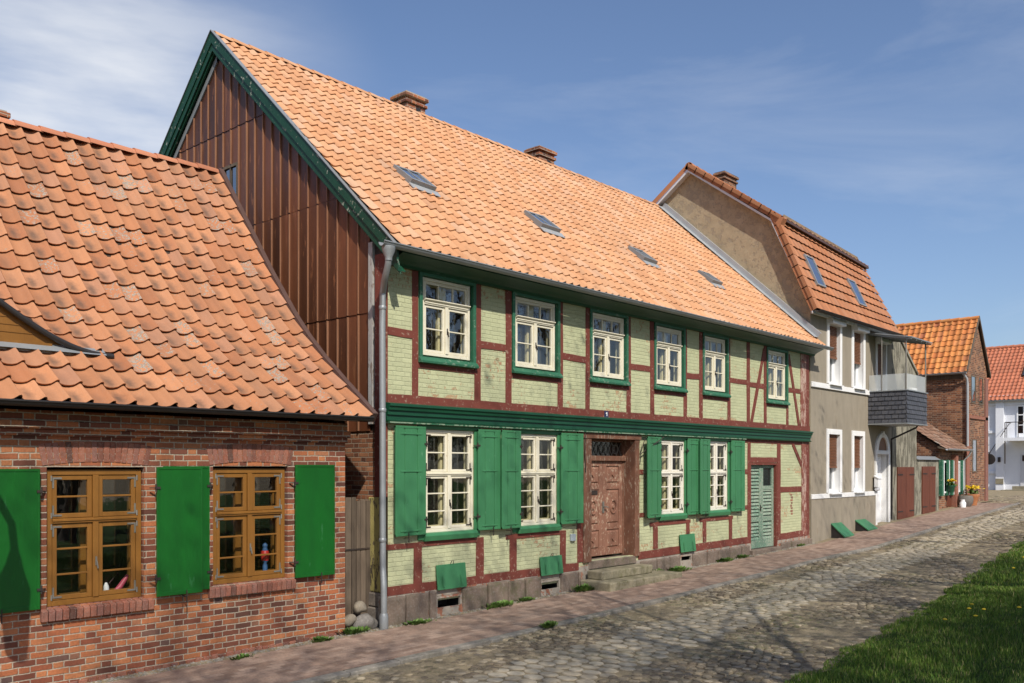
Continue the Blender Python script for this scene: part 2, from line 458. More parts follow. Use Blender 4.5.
M['browndoor'] = paint("weathered brown door", (.275, .135, .088), (.215, .102, .068), rough=.72, wear=(.40, .29, .21), wear_amt=.19, wscale=13, stretch=(1.4, 1.4, .8))
M['brownframe'] = paint("worn brown door frame", (.20, .092, .055), (.14, .066, .042), rough=.78, wear=(.30, .23, .17), wear_amt=.19, wscale=14, stretch=(2, 2, .6))
M['ochre'] = paint("honey varnished wood", (.255, .115, .022), (.19, .083, .016), var=.12, rough=.42, spec=.45, stretch=(3, 3, .6))
M['copper'] = paint("dark copper brown cladding", (.135, .047, .021), (.085, .031, .015), rough=.45, spec=.5, stretch=(2.2, 2.2, .35), var=.2, isl=.42, wear=(.20, .078, .034), wear_amt=.15, wscale=5)
M['copperseam'] = paint("cladding seam", (.30, .15, .085), (.21, .10, .056), rough=.5, stretch=(3, 3, .5))
M['zinc'] = paint("weathered zinc", (.33, .35, .36), (.26, .28, .29), rough=.45, spec=.5, metal=.35, var=.1)
M['zinclite'] = paint("bright zinc flashing", (.46, .48, .49), (.38, .40, .42), rough=.4, metal=.3, var=.08)
M['blackmetal'] = paint("black gutter metal", (.028, .026, .026), (.020, .019, .019), rough=.45, spec=.5)
M['iron'] = paint("rusty dark iron", (.03, .026, .024), (.05, .034, .026), rough=.65)
M['steel'] = paint("dull steel fittings", (.30, .29, .26), (.22, .20, .17), rough=.5, metal=.5)
M['flash'] = paint("brown verge flashing", (.11, .065, .055), (.085, .05, .042), rough=.5, var=.12)
M['roof_main'] = tile_mat("salmon pantile", [(0, (.54, .265, .128)), (.4, (.575, .30, .15)), (.75, (.59, .33, .18)), (.9, (.58, .355, .22)), (1, (.53, .28, .15))], lichen=.10, soot=.22, var=.055, streak=.22)
M['roof_brick'] = tile_mat("old orange pantile", [(0, (.37, .145, .066)), (.35, (.43, .185, .086)), (.7, (.47, .22, .110)), (1, (.42, .205, .12))], lichen=.24, soot=.75, var=.12, streak=.42)
M['roof_gray'] = tile_mat("terracotta interlocking tile", [(0, (.37, .145, .062)), (.5, (.43, .18, .082)), (1, (.41, .185, .095))], lichen=.05, soot=.3, var=.09, streak=.3)
M['roof_tall'] = tile_mat("amber pantile", [(0, (.46, .15, .045)), (.4, (.58, .22, .06)), (.8, (.62, .27, .085)), (1, (.40, .13, .06))], lichen=.12, soot=.3, var=.16)
M['roof_dark'] = tile_mat("soiled plain tile", [(0, (.12, .07, .05)), (.5, (.20, .11, .07)), (1, (.26, .16, .11))], lichen=.25, soot=.6, var=.2)
M['roof_white'] = tile_mat("red pantile", [(0, (.43, .14, .075)), (.5, (.49, .175, .095)), (1, (.45, .165, .095))], lichen=.03, soot=.1, var=.08)
M['ridge'] = tile_mat("ridge tile", [(0, (.42, .16, .085)), (1, (.52, .22, .12))], lichen=.1, soot=.2)
M['deck'] = paint("roof underlay", (.05, .035, .025))
M['render'] = paint("grey brown render", (.325, .285, .222), (.265, .230, .178), rough=.92, spec=.15, var=.12, wear=(.255, .21, .155), wear_amt=.13, wscale=3.0, stretch=(1.6, 1.6, .4), bump=.5, bscale=90)
M['render2'] = paint("stained old plaster", (.34, .315, .25), (.25, .235, .18), rough=.92, spec=.15, var=.18, wear=(.14, .13, .10), wear_amt=.3, wscale=3.5, stretch=(2.2, 2.2, .5), bump=.6)
M['gablerender'] = paint("rough gable render", (.42, .345, .235), (.33, .27, .18), rough=.95, spec=.1, var=.18, wear=(.30, .25, .18), wear_amt=.24, wscale=5, bump=1.0, bscale=22)
M['white'] = paint("white masonry paint", (.80, .80, .79), (.74, .74, .73), var=.04, rough=.7, bump=.1)
M['plastic'] = paint("white window plastic", (.82, .83, .84), (.78, .79, .80), var=.03, rough=.35, spec=.5, bump=.05)
M['bluewhite'] = paint("cool white facade", (.74, .76, .80), (.68, .70, .75), var=.05, rough=.8)
M['greywhite'] = paint("pale grey facade trim", (.60, .61, .64), (.54, .55, .58), var=.05, rough=.8)
M['roller'] = paint("brown roller slats", (.205, .088, .042), (.175, .072, .034), rough=.5, var=.08)
M['woodred'] = paint("red brown boarding", (.165, .050, .026), (.105, .034, .020), rough=.6, stretch=(5, 5, .5), var=.2)
M['woodgrey'] = paint("weathered grey boards", (.155, .118, .085), (.085, .065, .048), rough=.9, stretch=(6, 6, .5), var=.25, isl=.3)
M['slate'] = stone_mat("slate shingle", [(0, (.045, .052, .072)), (.5, (.062, .070, .092)), (1, (.085, .092, .115))], rough=.5, bump=.3)
M['granite'] = stone_mat("granite plinth block", [(0, (.155, .125, .098)), (.35, (.215, .16, .125)), (.65, (.27, .225, .18)), (1, (.18, .155, .135))], moss=(.12, .115, .06), bump=1.0, sc=6)
M['mortar'] = paint("lime mortar", (.40, .36, .30), (.28, .24, .20), rough=.95, wear=(.30, .13, .08), wear_amt=.2, wscale=8, bump=.7)
M['stepstone'] = stone_mat("mossy sandstone step", [(0, (.27, .24, .16)), (1, (.30, .265, .18))], moss=(.13, .125, .055), sc=7)
M['kerb'] = stone_mat("granite kerb", [(0, (.24, .22, .19)), (.5, (.30, .275, .235)), (1, (.36, .33, .28))], moss=(.10, .10, .055), sc=10)
M['cobble'] = stone_mat("fieldstone cobble", [(0, (.13, .10, .070)), (.25, (.22, .172, .112)), (.5, (.30, .24, .155)), (.8, (.40, .325, .215)), (.92, (.45, .38, .27)), (1, (.18, .145, .11))], moss=(.13, .14, .05), sc=12)
M['sett'] = stone_mat("dressed sett", [(0, (.42, .355, .255)), (.5, (.50, .43, .315)), (1, (.56, .49, .37))], moss=(.20, .19, .10), sc=8)
M['boulder'] = stone_mat("field boulder", [(0, (.36, .29, .19)), (.5, (.30, .25, .18)), (1, (.17, .16, .15))], sc=6)
M['glass'] = glass_mat("old window glass", (.92, .94, .93), extra=.05)
M['skyglass'] = glass_mat("skylight glass", (.35, .38, .42), extra=.30)
M['clearglass'] = glass_mat("balcony glass", (.86, .91, .90), ior=1.5, extra=.04)
M['frost'] = None
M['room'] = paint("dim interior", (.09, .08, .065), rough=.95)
M['curtain'] = paint("pale curtain", (.62, .62, .60), rough=.9, stretch=(12, 12, .4))
M['plate'] = paint("dark blue enamel", (.03, .035, .10), (.025, .03, .08), rough=.3)
M['boxgrey'] = paint("grey meter box", (.36, .42, .46), rough=.5)
M['terracotta'] = paint("terracotta pot", (.48, .20, .085), (.40, .16, .07), rough=.8)
M['redtoy'] = paint("red toy paint", (.55, .03, .025), rough=.4)
M['pinktoy'] = paint("pink toy paint", (.62, .10, .16), rough=.4)
M['bluetoy'] = paint("blue toy paint", (.06, .14, .30), rough=.4)
M['yellow'] = paint("yellow petals", (.80, .58, .02), (.72, .48, .015), rough=.6)
def leafmat(name, stops):
    t = NT(name); c = t.ramp(t.island(), stops)
    m = t.done(c, .6, .25); t.b.inputs['Transmission Weight'].default_value = 0.0
    return m
M['leaf'] = leafmat("spring leaf", [(0, (.045, .085, .015)), (.5, (.075, .13, .022)), (1, (.12, .17, .04))])
M['weed'] = leafmat("weed leaf", [(0, (.05, .11, .02)), (.5, (.09, .17, .03)), (1, (.15, .22, .06))])
M['grass'] = leafmat("grass blade", [(0, (.055, .120, .014)), (.5, (.10, .185, .022)), (.82, (.155, .23, .035)), (.93, (.24, .24, .07)), (1, (.31, .26, .13))])
M['bark'] = paint("grey bark", (.13, .105, .082), (.085, .07, .055), rough=.95, stretch=(3, 3, .6), bump=.8)
t = NT("frosted balcony glass"); M['frost'] = t.done((.62, .66, .66), .35, .5); t.b.inputs['Alpha'].default_value = .55
t = NT("dirt ground"); o = t.obj(); n = t.noise(o, 3, 6, .6); n2 = t.noise(o, 40, 5)
c = t.mix(t.rng(n, .35, .65), (.24, .19, .125), (.33, .27, .18)); c = t.mix(t.rng(n2, .4, .7, 0, .6), c, (.11, .105, .055))
t.bump(n2, .6, .02); M['dirt'] = t.done(c, .95, .15)
t = NT("soil under lawn"); o = t.obj(); n2 = t.noise(o, 30, 5)
M['soil'] = t.done(t.mix(t.rng(n2, .35, .65), (.022, .045, .009), (.045, .075, .016)), .95, .1)
M['pave'] = brick("clinker paving", [(0, (.27, .185, .140)), (.5, (.34, .24, .185)), (1, (.42, .31, .245))], (.30, .235, .185), w=.22, h=.11, mt=.009, flemish=False, bump=.35)
# paving lies flat: swap to ground coordinates (x along, y across)
nt = M['pave'].node_tree
for nd in nt.nodes:
    if nd.type == 'SEPXYZ':
        src = nd.inputs[0].links[0].from_socket
        mpn = nt.nodes.new("ShaderNodeMapping"); mpn.inputs['Rotation'].default_value = (R(-90), 0, 0)
        nt.links.new(src, mpn.inputs[0]); nt.links.new(mpn.outputs[0], nd.inputs[0])

# ================================================================== ground
XS = [-300, -60, -20, -10] + [x for x in range(-9, 46)] + [60, 400]
def sheet(name, xs, ylo, yhi, dz, m, extra_y=()):
    mb = MB()
    for a, b in zip(xs, xs[1:]):
        mb.quad((a, ylo(a), gz(a) + dz), (b, ylo(b), gz(b) + dz), (b, yhi(b), gz(b) + dz), (a, yhi(a), gz(a) + dz))
    return struct(mb.obj(name, m))
sheet("ground", XS, lambda x: -300, lambda x: 400, -.03, M['dirt'])
sheet("road", [x for x in range(-14, 53)], gy, lambda x: ky(min(x, 30)) - .14 if x < 31 else 9, .0, M['dirt'])
sheet("sidewalk", [x for x in range(-14, 30)] + [29.6], lambda x: ky(x) + .004, lambda x: -.26, .050, M['pave'])
sheet("gutter_strip", [x for x in range(-14, 33)], lambda x: -.265, lambda x: .30, .036, M['dirt'])

# granite kerb stones
mb = MB(); x = -13.0
while x < 29.5:
    l = random.uniform(.7, 1.15); a = x + .006; b = x + l - .006
    za, zb = gz(a), gz(b); ya, yb = ky(a), ky(b); j = random.uniform(-.006, .006)
    vs = [(a, ya - .14 + j, za - .1), (b, yb - .14 + j, zb - .1), (b, yb + .0, zb - .1), (a, ya + .0, za - .1), (a, ya - .14 + j, za + .052 + j), (b, yb - .14 + j, zb + .052 + j), (b, yb, zb + .056 + j), (a, ya, za + .056 + j)]
    mb.add(vs, [(0, 3, 2, 1), (4, 5, 6, 7), (0, 1, 5, 4), (1, 2, 6, 5), (2, 3, 7, 6), (3, 0, 4, 7)]); x += l
struct(mb.obj("kerb", M['kerb'], bev=.012, seg=2))

def dome(mb, cx, cy, lx, ly, h, z, n=8, sq=.5, rot=0.0, mi=0):
    """one paving stone: a low rounded block"""
    vs = []; ca, sa = math.cos(rot), math.sin(rot)
    ph = random.uniform(0, 6)
    for rr, hh in ((.98, -.03), (.93, h * .55), (.70, h * .97)):
        for k in range(n):
            a = 2 * PI * (k + .5) / n; c, s_ = math.cos(a), math.sin(a)
            p = max(abs(c), abs(s_)); q = (1 - sq) + sq / p
            w = 1 + .07 * math.sin(2 * a + ph)
            ux, uy = c * q * rr * lx * w / 2, s_ * q * rr * ly * w / 2
            vs.append((cx + ux * ca - uy * sa, cy + ux * sa + uy * ca, z + hh))
    vs.append((cx, cy, z + h * 1.06))
    fs = [(i * n + k, i * n + (k + 1) % n, (i + 1) * n + (k + 1) % n, (i + 1) * n + k) for i in range(2) for k in range(n)]
    fs += [(2 * n + k, 2 * n + (k + 1) % n, 3 * n) for k in range(n)]
    mb.add(vs, fs, mi)
# the smoother strip of dressed setts runs along the middle of the lane
def strip_hi(x): return float(np.interp(x, [-14, 0, 6, 12, 20, 30, 40], [-3.15, -3.1, -2.75, -2.35, -2.15, -1.95, -1.6]))
def strip_lo(x): return strip_hi(x) - 1.25
cob = MB(); row = 0
y = -6.6
x = -3.5
while x < 40:
    step = .132 if x < 12 else .19 if x < 24 else .26
    yy = gy(x) - .12
    top = ky(x) - .15 if x < 30 else 1.6
    while yy < top:
        ly = step * random.uniform(.8, 1.2); cy = yy + ly / 2
        cx = x + random.uniform(-.028, .028)
        if not (strip_lo(cx) < cy < strip_hi(cx)):
            tilt = .012 * math.sin(cx * 1.3) * math.sin(cy * 2.1)
            dome(cob, cx, cy, step * random.uniform(.86, 1.08), ly * random.uniform(.9, 1.04), random.uniform(.009, .026), gz(cx) - .003 + tilt * 1.3, 7, .35, random.uniform(-.4, .4))
        yy += ly
    x += step * .96
struct(cob.obj("cobblestones", M['cobble'], smooth=50))
st = MB(); x = -3.5; k = 0
while x < 38:
    step = .20 if x < 20 else .30
    yy = strip_lo(x) + (.1 if k % 2 else 0)
    while yy < strip_hi(x) - .05:
        ly = random.uniform(.20, .30)
        dome(st, x + random.uniform(-.006, .006), yy + ly / 2, step * .95, ly * .95, random.uniform(.012, .017), gz(x) + .001, 8, .92, random.uniform(-.03, .03))
        yy += ly
    x += step; k += 1
struct(st.obj("sett_strip", M['sett'], smooth=50))

gv = MB()
for _ in range(2600):
    x = random.uniform(-5.2, 15); y = -.03 - abs(random.gauss(0, .12))
    if y < -.34: continue
    q = random.uniform(.012, .038); dome(gv, x, y, q * 1.3, q, q * .4, gz(x) + .034, 6, .2, random.uniform(0, 3))
struct(gv.obj("gravel", M['kerb'], smooth=60), 'stuff')

# lawn: soil sheet, then blades
def lz(x, y): return gz(x) + .02 + min(.38, max(0.0, (gy(x) - y)) * .085)
mb = MB(); xs = [x * .5 for x in range(-80, 121)] ; ds = [0, .25, .5, 1, 1.6, 2.4, 3.5, 5, 8, 14, 30]
for a, b in zip(xs, xs[1:]):
    for p, q in zip(ds, ds[1:]):
        P = [(xx, gy(xx) - dd + (.05 * math.sin(xx * 3.1) + .04 * math.sin(xx * 7.7) if dd == 0 else 0)) for xx, dd in ((a, q), (b, q), (b, p), (a, p))]
        mb.quad(*[(u, v, lz(u, v)) for u, v in P])
struct(mb.obj("lawn", M['soil']))
rng = np.random.default_rng(3)
def blades(n, xlo, xhi, dmax, hmin, hmax, wid):
    x = rng.uniform(xlo, xhi, n); d = rng.uniform(0, 1, n) ** 1.3 * dmax - .12
    cl = np.sin(x * 2.3) * np.sin(d * 3.1 + x) * .5 + .5
    h = (hmin + (hmax - hmin) * rng.uniform(0, 1, n)) * (.6 + .7 * cl); h[d < .1] *= .6
    y = np.interp(x, [-30, -5, .8, 4.7, 8.5, 12.7, 17.2, 40], [-6.5, -6.25, -6.12, -5.85, -5.5, -5.0, -4.6, -3.2]) - d + .05 * np.sin(x * 3.1) + .04 * np.sin(x * 7.7)
    z = np.array([gz(v) for v in x]) + .015 + np.minimum(.38, np.maximum(0, d) * .085)
    a = rng.uniform(0, 2 * np.pi, n); lean = rng.uniform(.1, .75, n) * h; b = a + rng.uniform(-.9, .9, n)
    dx, dy = np.cos(a) * wid, np.sin(a) * wid
    lx, ly = -np.sin(b) * lean, np.cos(b) * lean
    v = np.empty((n, 5, 3))
    v[:, 0] = np.stack([x - dx, y - dy, z - .01], 1); v[:, 1] = np.stack([x + dx, y + dy, z - .01], 1)
    v[:, 2] = np.stack([x + dx * .75 + lx * .35, y + dy * .75 + ly * .35, z + h * .6], 1); v[:, 3] = np.stack([x - dx * .75 + lx * .35, y - dy * .75 + ly * .35, z + h * .6], 1)
    v[:, 4] = np.stack([x + lx, y + ly, z + h], 1)
    return v
vv = np.concatenate([blades(70000, -1.5, 9, 4.2, .035, .085, .0035), blades(60000, 7, 26, 5.5, .04, .10, .006)])
n = len(vv); me = bpy.data.meshes.new("grass")
me.vertices.add(n * 5); me.vertices.foreach_set('co', vv.reshape(-1))
idx = np.arange(n)[:, None] * 5
lp = np.concatenate([idx + [[0, 1, 2, 3]], idx + [[3, 2, 4]]], 1).reshape(-1)
me.loops.add(n * 7); me.loops.foreach_set('vertex_index', lp.astype(np.int32))
me.polygons.add(n * 2)
ls = (np.arange(n)[:, None] * 7 + [[0, 4]]).reshape(-1); me.polygons.foreach_set('loop_start', ls.astype(np.int32))
me.update(calc_edges=True); me.validate(); me.materials.append(M['grass'])
go = bpy.data.objects.new("grass", me); COL.objects.link(go); struct(go, 'stuff')

# ================================================================== shared builders
def sash_window(parent, name, x0, x1, z0, z1, y, mfr, trans, lights_top, bars_top, bars_low, mglass, mull=True, hinge=None, inner=None, depth=.30, fw=.05, cw=.042, latch=True):
    """a wooden window: outer frame, transom, casements and glazing bars in one frame; glass, hinges, inner casement as its pieces"""
    f = MB(); ring(f, x0, x1, z0, z1, fw, y, y + .075)
    xm = (x0 + x1) / 2
    f.box(x0 + fw, x1 - fw, y - .008, y + .07, trans - .028, trans + .028)
    f.box(x0 + fw, x1 - fw, y - .020, y + .05, trans - .006, trans + .020)
    secs = []
    if mull:
        f.box(xm - .032, xm + .032, y - .012, y + .068, z0 + fw, trans - .028)
        secs += [(x0 + fw, xm - .032, z0 + fw, trans - .028, bars_low, 0), (xm + .032, x1 - fw, z0 + fw, trans - .028, bars_low, 0)]
    if lights_top == 2:
        f.box(xm - .032, xm + .032, y - .012, y + .068, trans + .028, z1 - fw)
        secs += [(x0 + fw, xm - .032, trans + .028, z1 - fw, bars_top, 0), (xm + .032, x1 - fw, trans + .028, z1 - fw, bars_top, 0)]
    else:
        secs += [(x0 + fw, x1 - fw, trans + .028, z1 - fw, 0, 2)]
    g = MB()
    for a, b, c, d, nb, nv in secs:
        ring(f, a + .003, b - .003, c + .003, d - .003, cw, y + .012, y + .056)
        for i in range(nb):
            zc = c + (d - c) * (i + 1) / (nb + 1); f.box(a + cw, b - cw, y + .016, y + .05, zc - .011, zc + .011)
        for i in range(nv):
            xc = a + (b - a) * (i + 1) / (nv + 1); f.box(xc - .012, xc + .012, y + .016, y + .05, c + cw, d - cw)
        g.quad((a + cw * .8, y + .034, c + cw * .8), (b - cw * .8, y + .034, c + cw * .8), (b - cw * .8, y + .034, d - cw * .8), (a + cw * .8, y + .034, d - cw * .8))
    fo = f.obj(name, mfr, parent, bev=.004)
    g.obj("pane", mglass, fo)
    if hinge:
        for a, b, c, d, nb, nv in secs:
            hl = a < xm - .2
            for zc, sg in ((c + .035, 1), (d - .035, -1)):
                h = MB(); xx = a + .004 if hl else b - .004; sx = 1 if hl else -1
                h.box(*sorted((xx, xx + sx * .10)), y + .005, y + .0112, *sorted((zc - .010, zc + .010)))
                h.box(*sorted((xx, xx + sx * .018)), y + .0045, y + .0118, *sorted((zc, zc + sg * .11)))
                h.tube([(xx - sx * .012, y + .002, zc - .03), (xx - sx * .012, y + .002, zc + .03)], .010, 6)
                h.obj("hinge", hinge, fo)
    if latch:
        h = MB(); zc = (z0 + trans) / 2
        h.box(xm - .010, xm + .010, y - .020, y - .0125, zc - .05, zc + .05); h.bar((xm, y - .03, zc), (xm + .012, y - .034, zc - .085), .014, .012)
        h.obj("latch", hinge or M['iron'], fo)
    if inner:
        r = MB(); e = y + depth; q = .02
        r.quad((x0 + q, y + .076, z0 + q), (x0 + q, y + .076, z1 - q), (x0 - .06, e, z1 + .02), (x0 - .06, e, z0)); r.quad((x1 - q, y + .076, z0 + q), (x1 + .06, e, z0), (x1 + .06, e, z1 + .02), (x1 - q, y + .076, z1 - q))
        r.quad((x0 + q, y + .076, z0 + q), (x0 - .06, e, z0), (x1 + .06, e, z0), (x1 - q, y + .076, z0 + q)); r.quad((x0 + q, y + .076, z1 - q), (x1 - q, y + .076, z1 - q), (x1 + .06, e, z1 + .02), (x0 - .06, e, z1 + .02))
        r.obj("reveal_lining", inner, fo)
        # the second, inner casement pair of a box window, standing half open
        k = MB(); ring(k, x0 - .05, x1 + .05, z0 + .005, z1, .10, e - .05, e)
        k.box(xm - .085, xm + .085, e - .056, e - .002, z0 + .10, z1 - .10)
        k.box(x0 + .05, xm - .085, e - .048, e - .006, trans - .05, trans + .04); k.box(xm + .085, x1 - .05, e - .048, e - .006, trans - .05, trans + .04)
        k.obj("inner_casement", inner, fo)
        pg = MB(); pg.quad((x0, e - .02, z0 + .05), (x1, e - .02, z0 + .05), (x1, e - .02, z1 - .05), (x0, e - .02, z1 - .05)); pg.obj("inner_pane", mglass, fo)
    return fo

def stick(parent, name, p, q, w, mat, y0=-.014, y1=.10, jit=.006):
    """a hewn beam lying in the facade plane from p to q (x,z), with a slightly wavering edge"""
    p, q = Vector(p), Vector(q); d = q - p; L_ = d.length; d /= L_; nrm = Vector((-d.y, d.x))
    n = max(2, int(L_ / .35)); vs = []
    for i in range(n + 1):
        c = p + d * (L_ * i / n)
        a = c + nrm * (w / 2 + random.uniform(-jit, jit)); b = c - nrm * (w / 2 + random.uniform(-jit, jit))
        dy = random.uniform(-.003, .003)
        vs += [(a.x, y0 + dy, a.y), (b.x, y0 + dy, b.y), (b.x, y1, b.y), (a.x, y1, a.y)]
    fs = [(0, 1, 2, 3), (4 * n + 3, 4 * n + 2, 4 * n + 1, 4 * n)]
    for i in range(n):
        for k in range(4): fs.append((4 * i + k, 4 * i + (k + 1) % 4, 4 * i + 4 + (k + 1) % 4, 4 * i + 4 + k))
    mb = MB(); mb.add(vs, fs); return mb.obj(name, mat, parent)

def half_gutter(mb, x0, x1, y, z, r, n=8, th=.008, z1=None):
    z1 = z if z1 is None else z1
    P0 = []; 
    for rr in (r, r - th):
        P0 += [(rr * math.cos(PI + PI * k / n), rr * math.sin(PI + PI * k / n)) for k in range(n + 1)]
    a = [(x0, y + u, z + v) for u, v in P0]; b = [(x1, y + u, z1 + v) for u, v in P0]; m = n + 1; N = 2 * m
    fs = []
    for k in range(n): fs += [(k, k + 1, N + k + 1, N + k), (m + k + 1, m + k, N + m + k, N + m + k + 1)]
    fs += [(0, N, N + m, m), (n, m + n, N + m + n, N + n)]
    fs += [tuple(list(range(m)) + list(range(N - 1, m - 1, -1))), tuple([N + k for k in range(m - 1, -1, -1)] + [N + m + k for k in range(m)])]
    mb.add(a + b, fs)
    mb.tube([(x0, y - r, z), (x1, y - r, z1)], .012, 6)
    for k in range(int(abs(x1 - x0) / .8) + 1):
        xx = x0 + (x1 - x0) * (k + .5) / (int(abs(x1 - x0) / .8) + 1); zz = z + (z1 - z) * (xx - x0) / (x1 - x0)
        mb.box(xx - .012, xx + .012, y - r - .004, y + r + .03, zz + .002, zz + .008)

def shutter(parent, name, hx, side, w, z0, z1, y, mat, ang=4, style='panel', hw=None):
    """hx: hinge edge; side +1 leaf extends to +x; ang: how far it stands off the wall"""
    a = R(ang); ca, sa = math.cos(a), math.sin(a); h = z1 - z0
    mb = MB()
    def bx(u0, u1, v0, v1, d0, d1):      # u along the leaf from the hinge, v up, d out from the wall
        c = [(u, d, v) for v in (v0, v1) for d in (d0, d1) for u in (u0, u1)]
        vs = [(hx + side * (u * ca - d * sa * 0), y - u * sa - d * ca, z0 + v) for u, d, v in c]
        mb.add(vs, [(0, 2, 3, 1), (4, 5, 7, 6), (0, 1, 5, 4), (2, 6, 7, 3), (0, 4, 6, 2), (1, 3, 7, 5)])
    if style == 'panel':
        bx(.02, w - .02, .02, h - .02, 0, .020)
        sw = w * .27; gap = w * .045
        bx(0, sw, 0, h, .001, .034); bx(w - sw, w, 0, h, .001, .034); bx(sw + gap, w - sw - gap, .0, h, .001, .030)
        for v in (.06, h * .58, h - .13): bx(sw * .55, w - sw * .55, v, v + .028, .0305, .041)
        bx(.0, w, .0, .035, .0012, .036); bx(.0, w, h - .035, h, .0012, .036)
    else:
        bx(0, w, 0, h, 0, .03); bx(0, .022, 0, h, .0302, .036); bx(w - .022, w, 0, h, .0302, .036); bx(.022, w - .022, h - .03, h, .0302, .036); bx(.022, w - .022, 0, .05, .0302, .036)
    o = mb.obj(name, mat, parent, bev=.004)
    for v in (h * .14, h * .84):
        g = MB(); zc = z0 + v
        g.box(hx - .022 if side > 0 else hx - .035, hx + .035 if side > 0 else hx + .022, y - .046, y - .012, zc - .014, zc + .014)
        g.tube([(hx - side * .012, y - .03, zc - .045), (hx - side * .012, y - .03, zc + .045)], .012, 6)
        g.bar((hx - side * .012, y - .03, zc), (hx - side * .07, y + .02, zc), .018, .010, up=(0, 0, 1))
        g.obj("hinge", hw or M['iron'], o)
    g = MB(); g.bar((hx + side * w * .62, y - w * sa - .05, z0 - .10), (hx + side * w * .62, y - w * sa - .05, z0 + .05), .012, .010); g.bar((hx + side * w * .62, y + .01, z0 - .03), (hx + side * w * .62, y - w * sa - .05, z0 - .03), .012, .012, up=(0, 0, 1)); g.obj("holdback", hw or M['iron'], o)
    return o

def chimney(parent, x0, x1, y0, y1, z0, z1, holes=True, capped=False, mat=None):
    mb = MB(); m = mat or M['bricks']
    mb.box(x0, x1, y0, y1, z0, z1 - .22)
    mb.box(x0 - .04, x1 + .04, y0 - .04, y1 + .04, z1 - .22, z1 - .15); mb.box(x0, x1, y0, y1, z1 - .15, z1 - .08); mb.box(x0 - .06, x1 + .06, y0 - .06, y1 + .06, z1 - .08, z1)
    o = mb.obj("chimney", m, parent, bev=.008)
    if holes:
        h = MB()
        xx = x0 + (x1 - x0) * .62; MB().box(xx - .07, xx + .07, y0 - .004, y0 + .05, z1 - .42, z1 - .26).obj("flue_shade_block", M['blackmetal'], o)  # solid black blocks paint in the shade inside the flue holes
        h.box(x0 - .004, x0 + .05, (y0 + y1) / 2 - .07, (y0 + y1) / 2 + .07, z1 - .42, z1 - .26)
        h.obj("flue_shade_block", M['blackmetal'], o)
    c = MB(); c.box(x0 - .02, x1 + .02, y0 - .02, y1 + .02, z1 + .002, z1 + .03); c.obj("chimney_cap", M['slate'] if capped else M['mortar'], o)
    return o

def roof_hatch(parent, warp, x0, x1, s0, s1, mfr, glassm, apron=None, h=.07, tilt=0.0, bar=True):
    """roof light lying on the slope"""
    mb = MB()
    def bx(m, xa, xb, sa, sb, ha, hb, hb2=None):
        hb2 = hb if hb2 is None else hb2
        vs = [warp(xa, sa, ha), warp(xb, sa, ha), warp(xb, sb, ha), warp(xa, sb, ha), warp(xa, sa, hb), warp(xb, sa, hb), warp(xb, sb, hb2), warp(xa, sb, hb2)]
        m.add(vs, [(0, 3, 2, 1), (4, 5, 6, 7), (0, 1, 5, 4), (1, 2, 6, 5), (2, 3, 7, 6), (3, 0, 4, 7)])
    w = .05
    bx(mb, x0, x0 + w, s0, s1, -.02, h + tilt, h); bx(mb, x1 - w, x1, s0, s1, -.02, h + tilt, h); bx(mb, x0 + w, x1 - w, s0, s0 + w, -.02, h + tilt - .002); bx(mb, x0 + w, x1 - w, s1 - w, s1, -.02, h - .002)
    if bar: bx(mb, (x0 + x1) / 2 - .012, (x0 + x1) / 2 + .012, s0 + w, s1 - w, h * .5, h + tilt * .9, h)
    o = mb.obj("skylight", mfr, parent)
    g = MB(); hh = h * .8; g.quad(warp(x0 + w * .9, s0 + w * .9, hh + tilt * .8), warp(x1 - w * .9, s0 + w * .9, hh + tilt * .8), warp(x1 - w * .9, s1 - w * .9, hh), warp(x0 + w * .9, s1 - w * .9, hh)); g.obj("pane", glassm, o)
    if apron:
        a = MB(); bx(a, x0 - .03, x1 + .06, s0 - .16, s0 - .005, .028, .036, .05); a.obj("apron", apron, o)
    return o

# ================================================================== low brick house
bh = thing("brick_house", "low red brick house with honey brown windows, bright green shutters and orange pantile roof", "house", (-5.0, 1.5, gz(-5)))
HB = [(-4.84, -3.74, .85, 2.40), (-2.85, -1.75, .90, 2.41)]
mb = MB(); wall(mb, -9.6, -.79, -.6, 2.74, HB, 0, .13)
mb.quad((-.79, 0, -.4), (-.79, 7.8, -.4), (-.79, 7.8, 3.3), (-.79, 0, 3.3)); mb.add([(-.79, 0, 3.12), (-.79, .84, 3.72), (-.79, 1.48, 4.28), (-.79, 2.3, 5.22), (-.79, 3.2, 6.36), (-.79, 3.85, 7.1), (-.79, 7.8, 3.12)], [(0, 1, 2, 3, 4, 5, 6)])
mb.quad((-9.6, 0, -.6), (-9.6, 0, 3.1), (-9.6, 7.8, 3.1), (-9.6, 7.8, -.6)); mb.add([(-9.6, -.1, 3.12), (-9.6, 3.85, 7.2), (-9.6, 7.8, 3.12)], [(0, 1, 2)])
mb.quad((-9.6, 7.8, -.6), (-9.6, 7.8, 3.2), (-.79, 7.8, 3.2), (-.79, 7.8, -.6))
mb.obj("wall", M['bricks'], bh)
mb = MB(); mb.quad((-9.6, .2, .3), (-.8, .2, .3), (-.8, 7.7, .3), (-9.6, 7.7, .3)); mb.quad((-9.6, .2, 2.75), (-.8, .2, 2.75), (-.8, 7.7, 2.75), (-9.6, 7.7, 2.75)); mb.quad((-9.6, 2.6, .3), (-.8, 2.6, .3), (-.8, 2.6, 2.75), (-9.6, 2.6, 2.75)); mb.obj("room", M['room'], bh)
mb = MB()
for z0, z1, p in ((2.74, 2.815, .035), (2.815, 2.90, .075), (2.90, 3.02, .035)): mb.box(-9.6, -.79 + p * .6, -p, .12, z0, z1)
mb.obj("cornice", M['bricks'], bh, bev=.006)
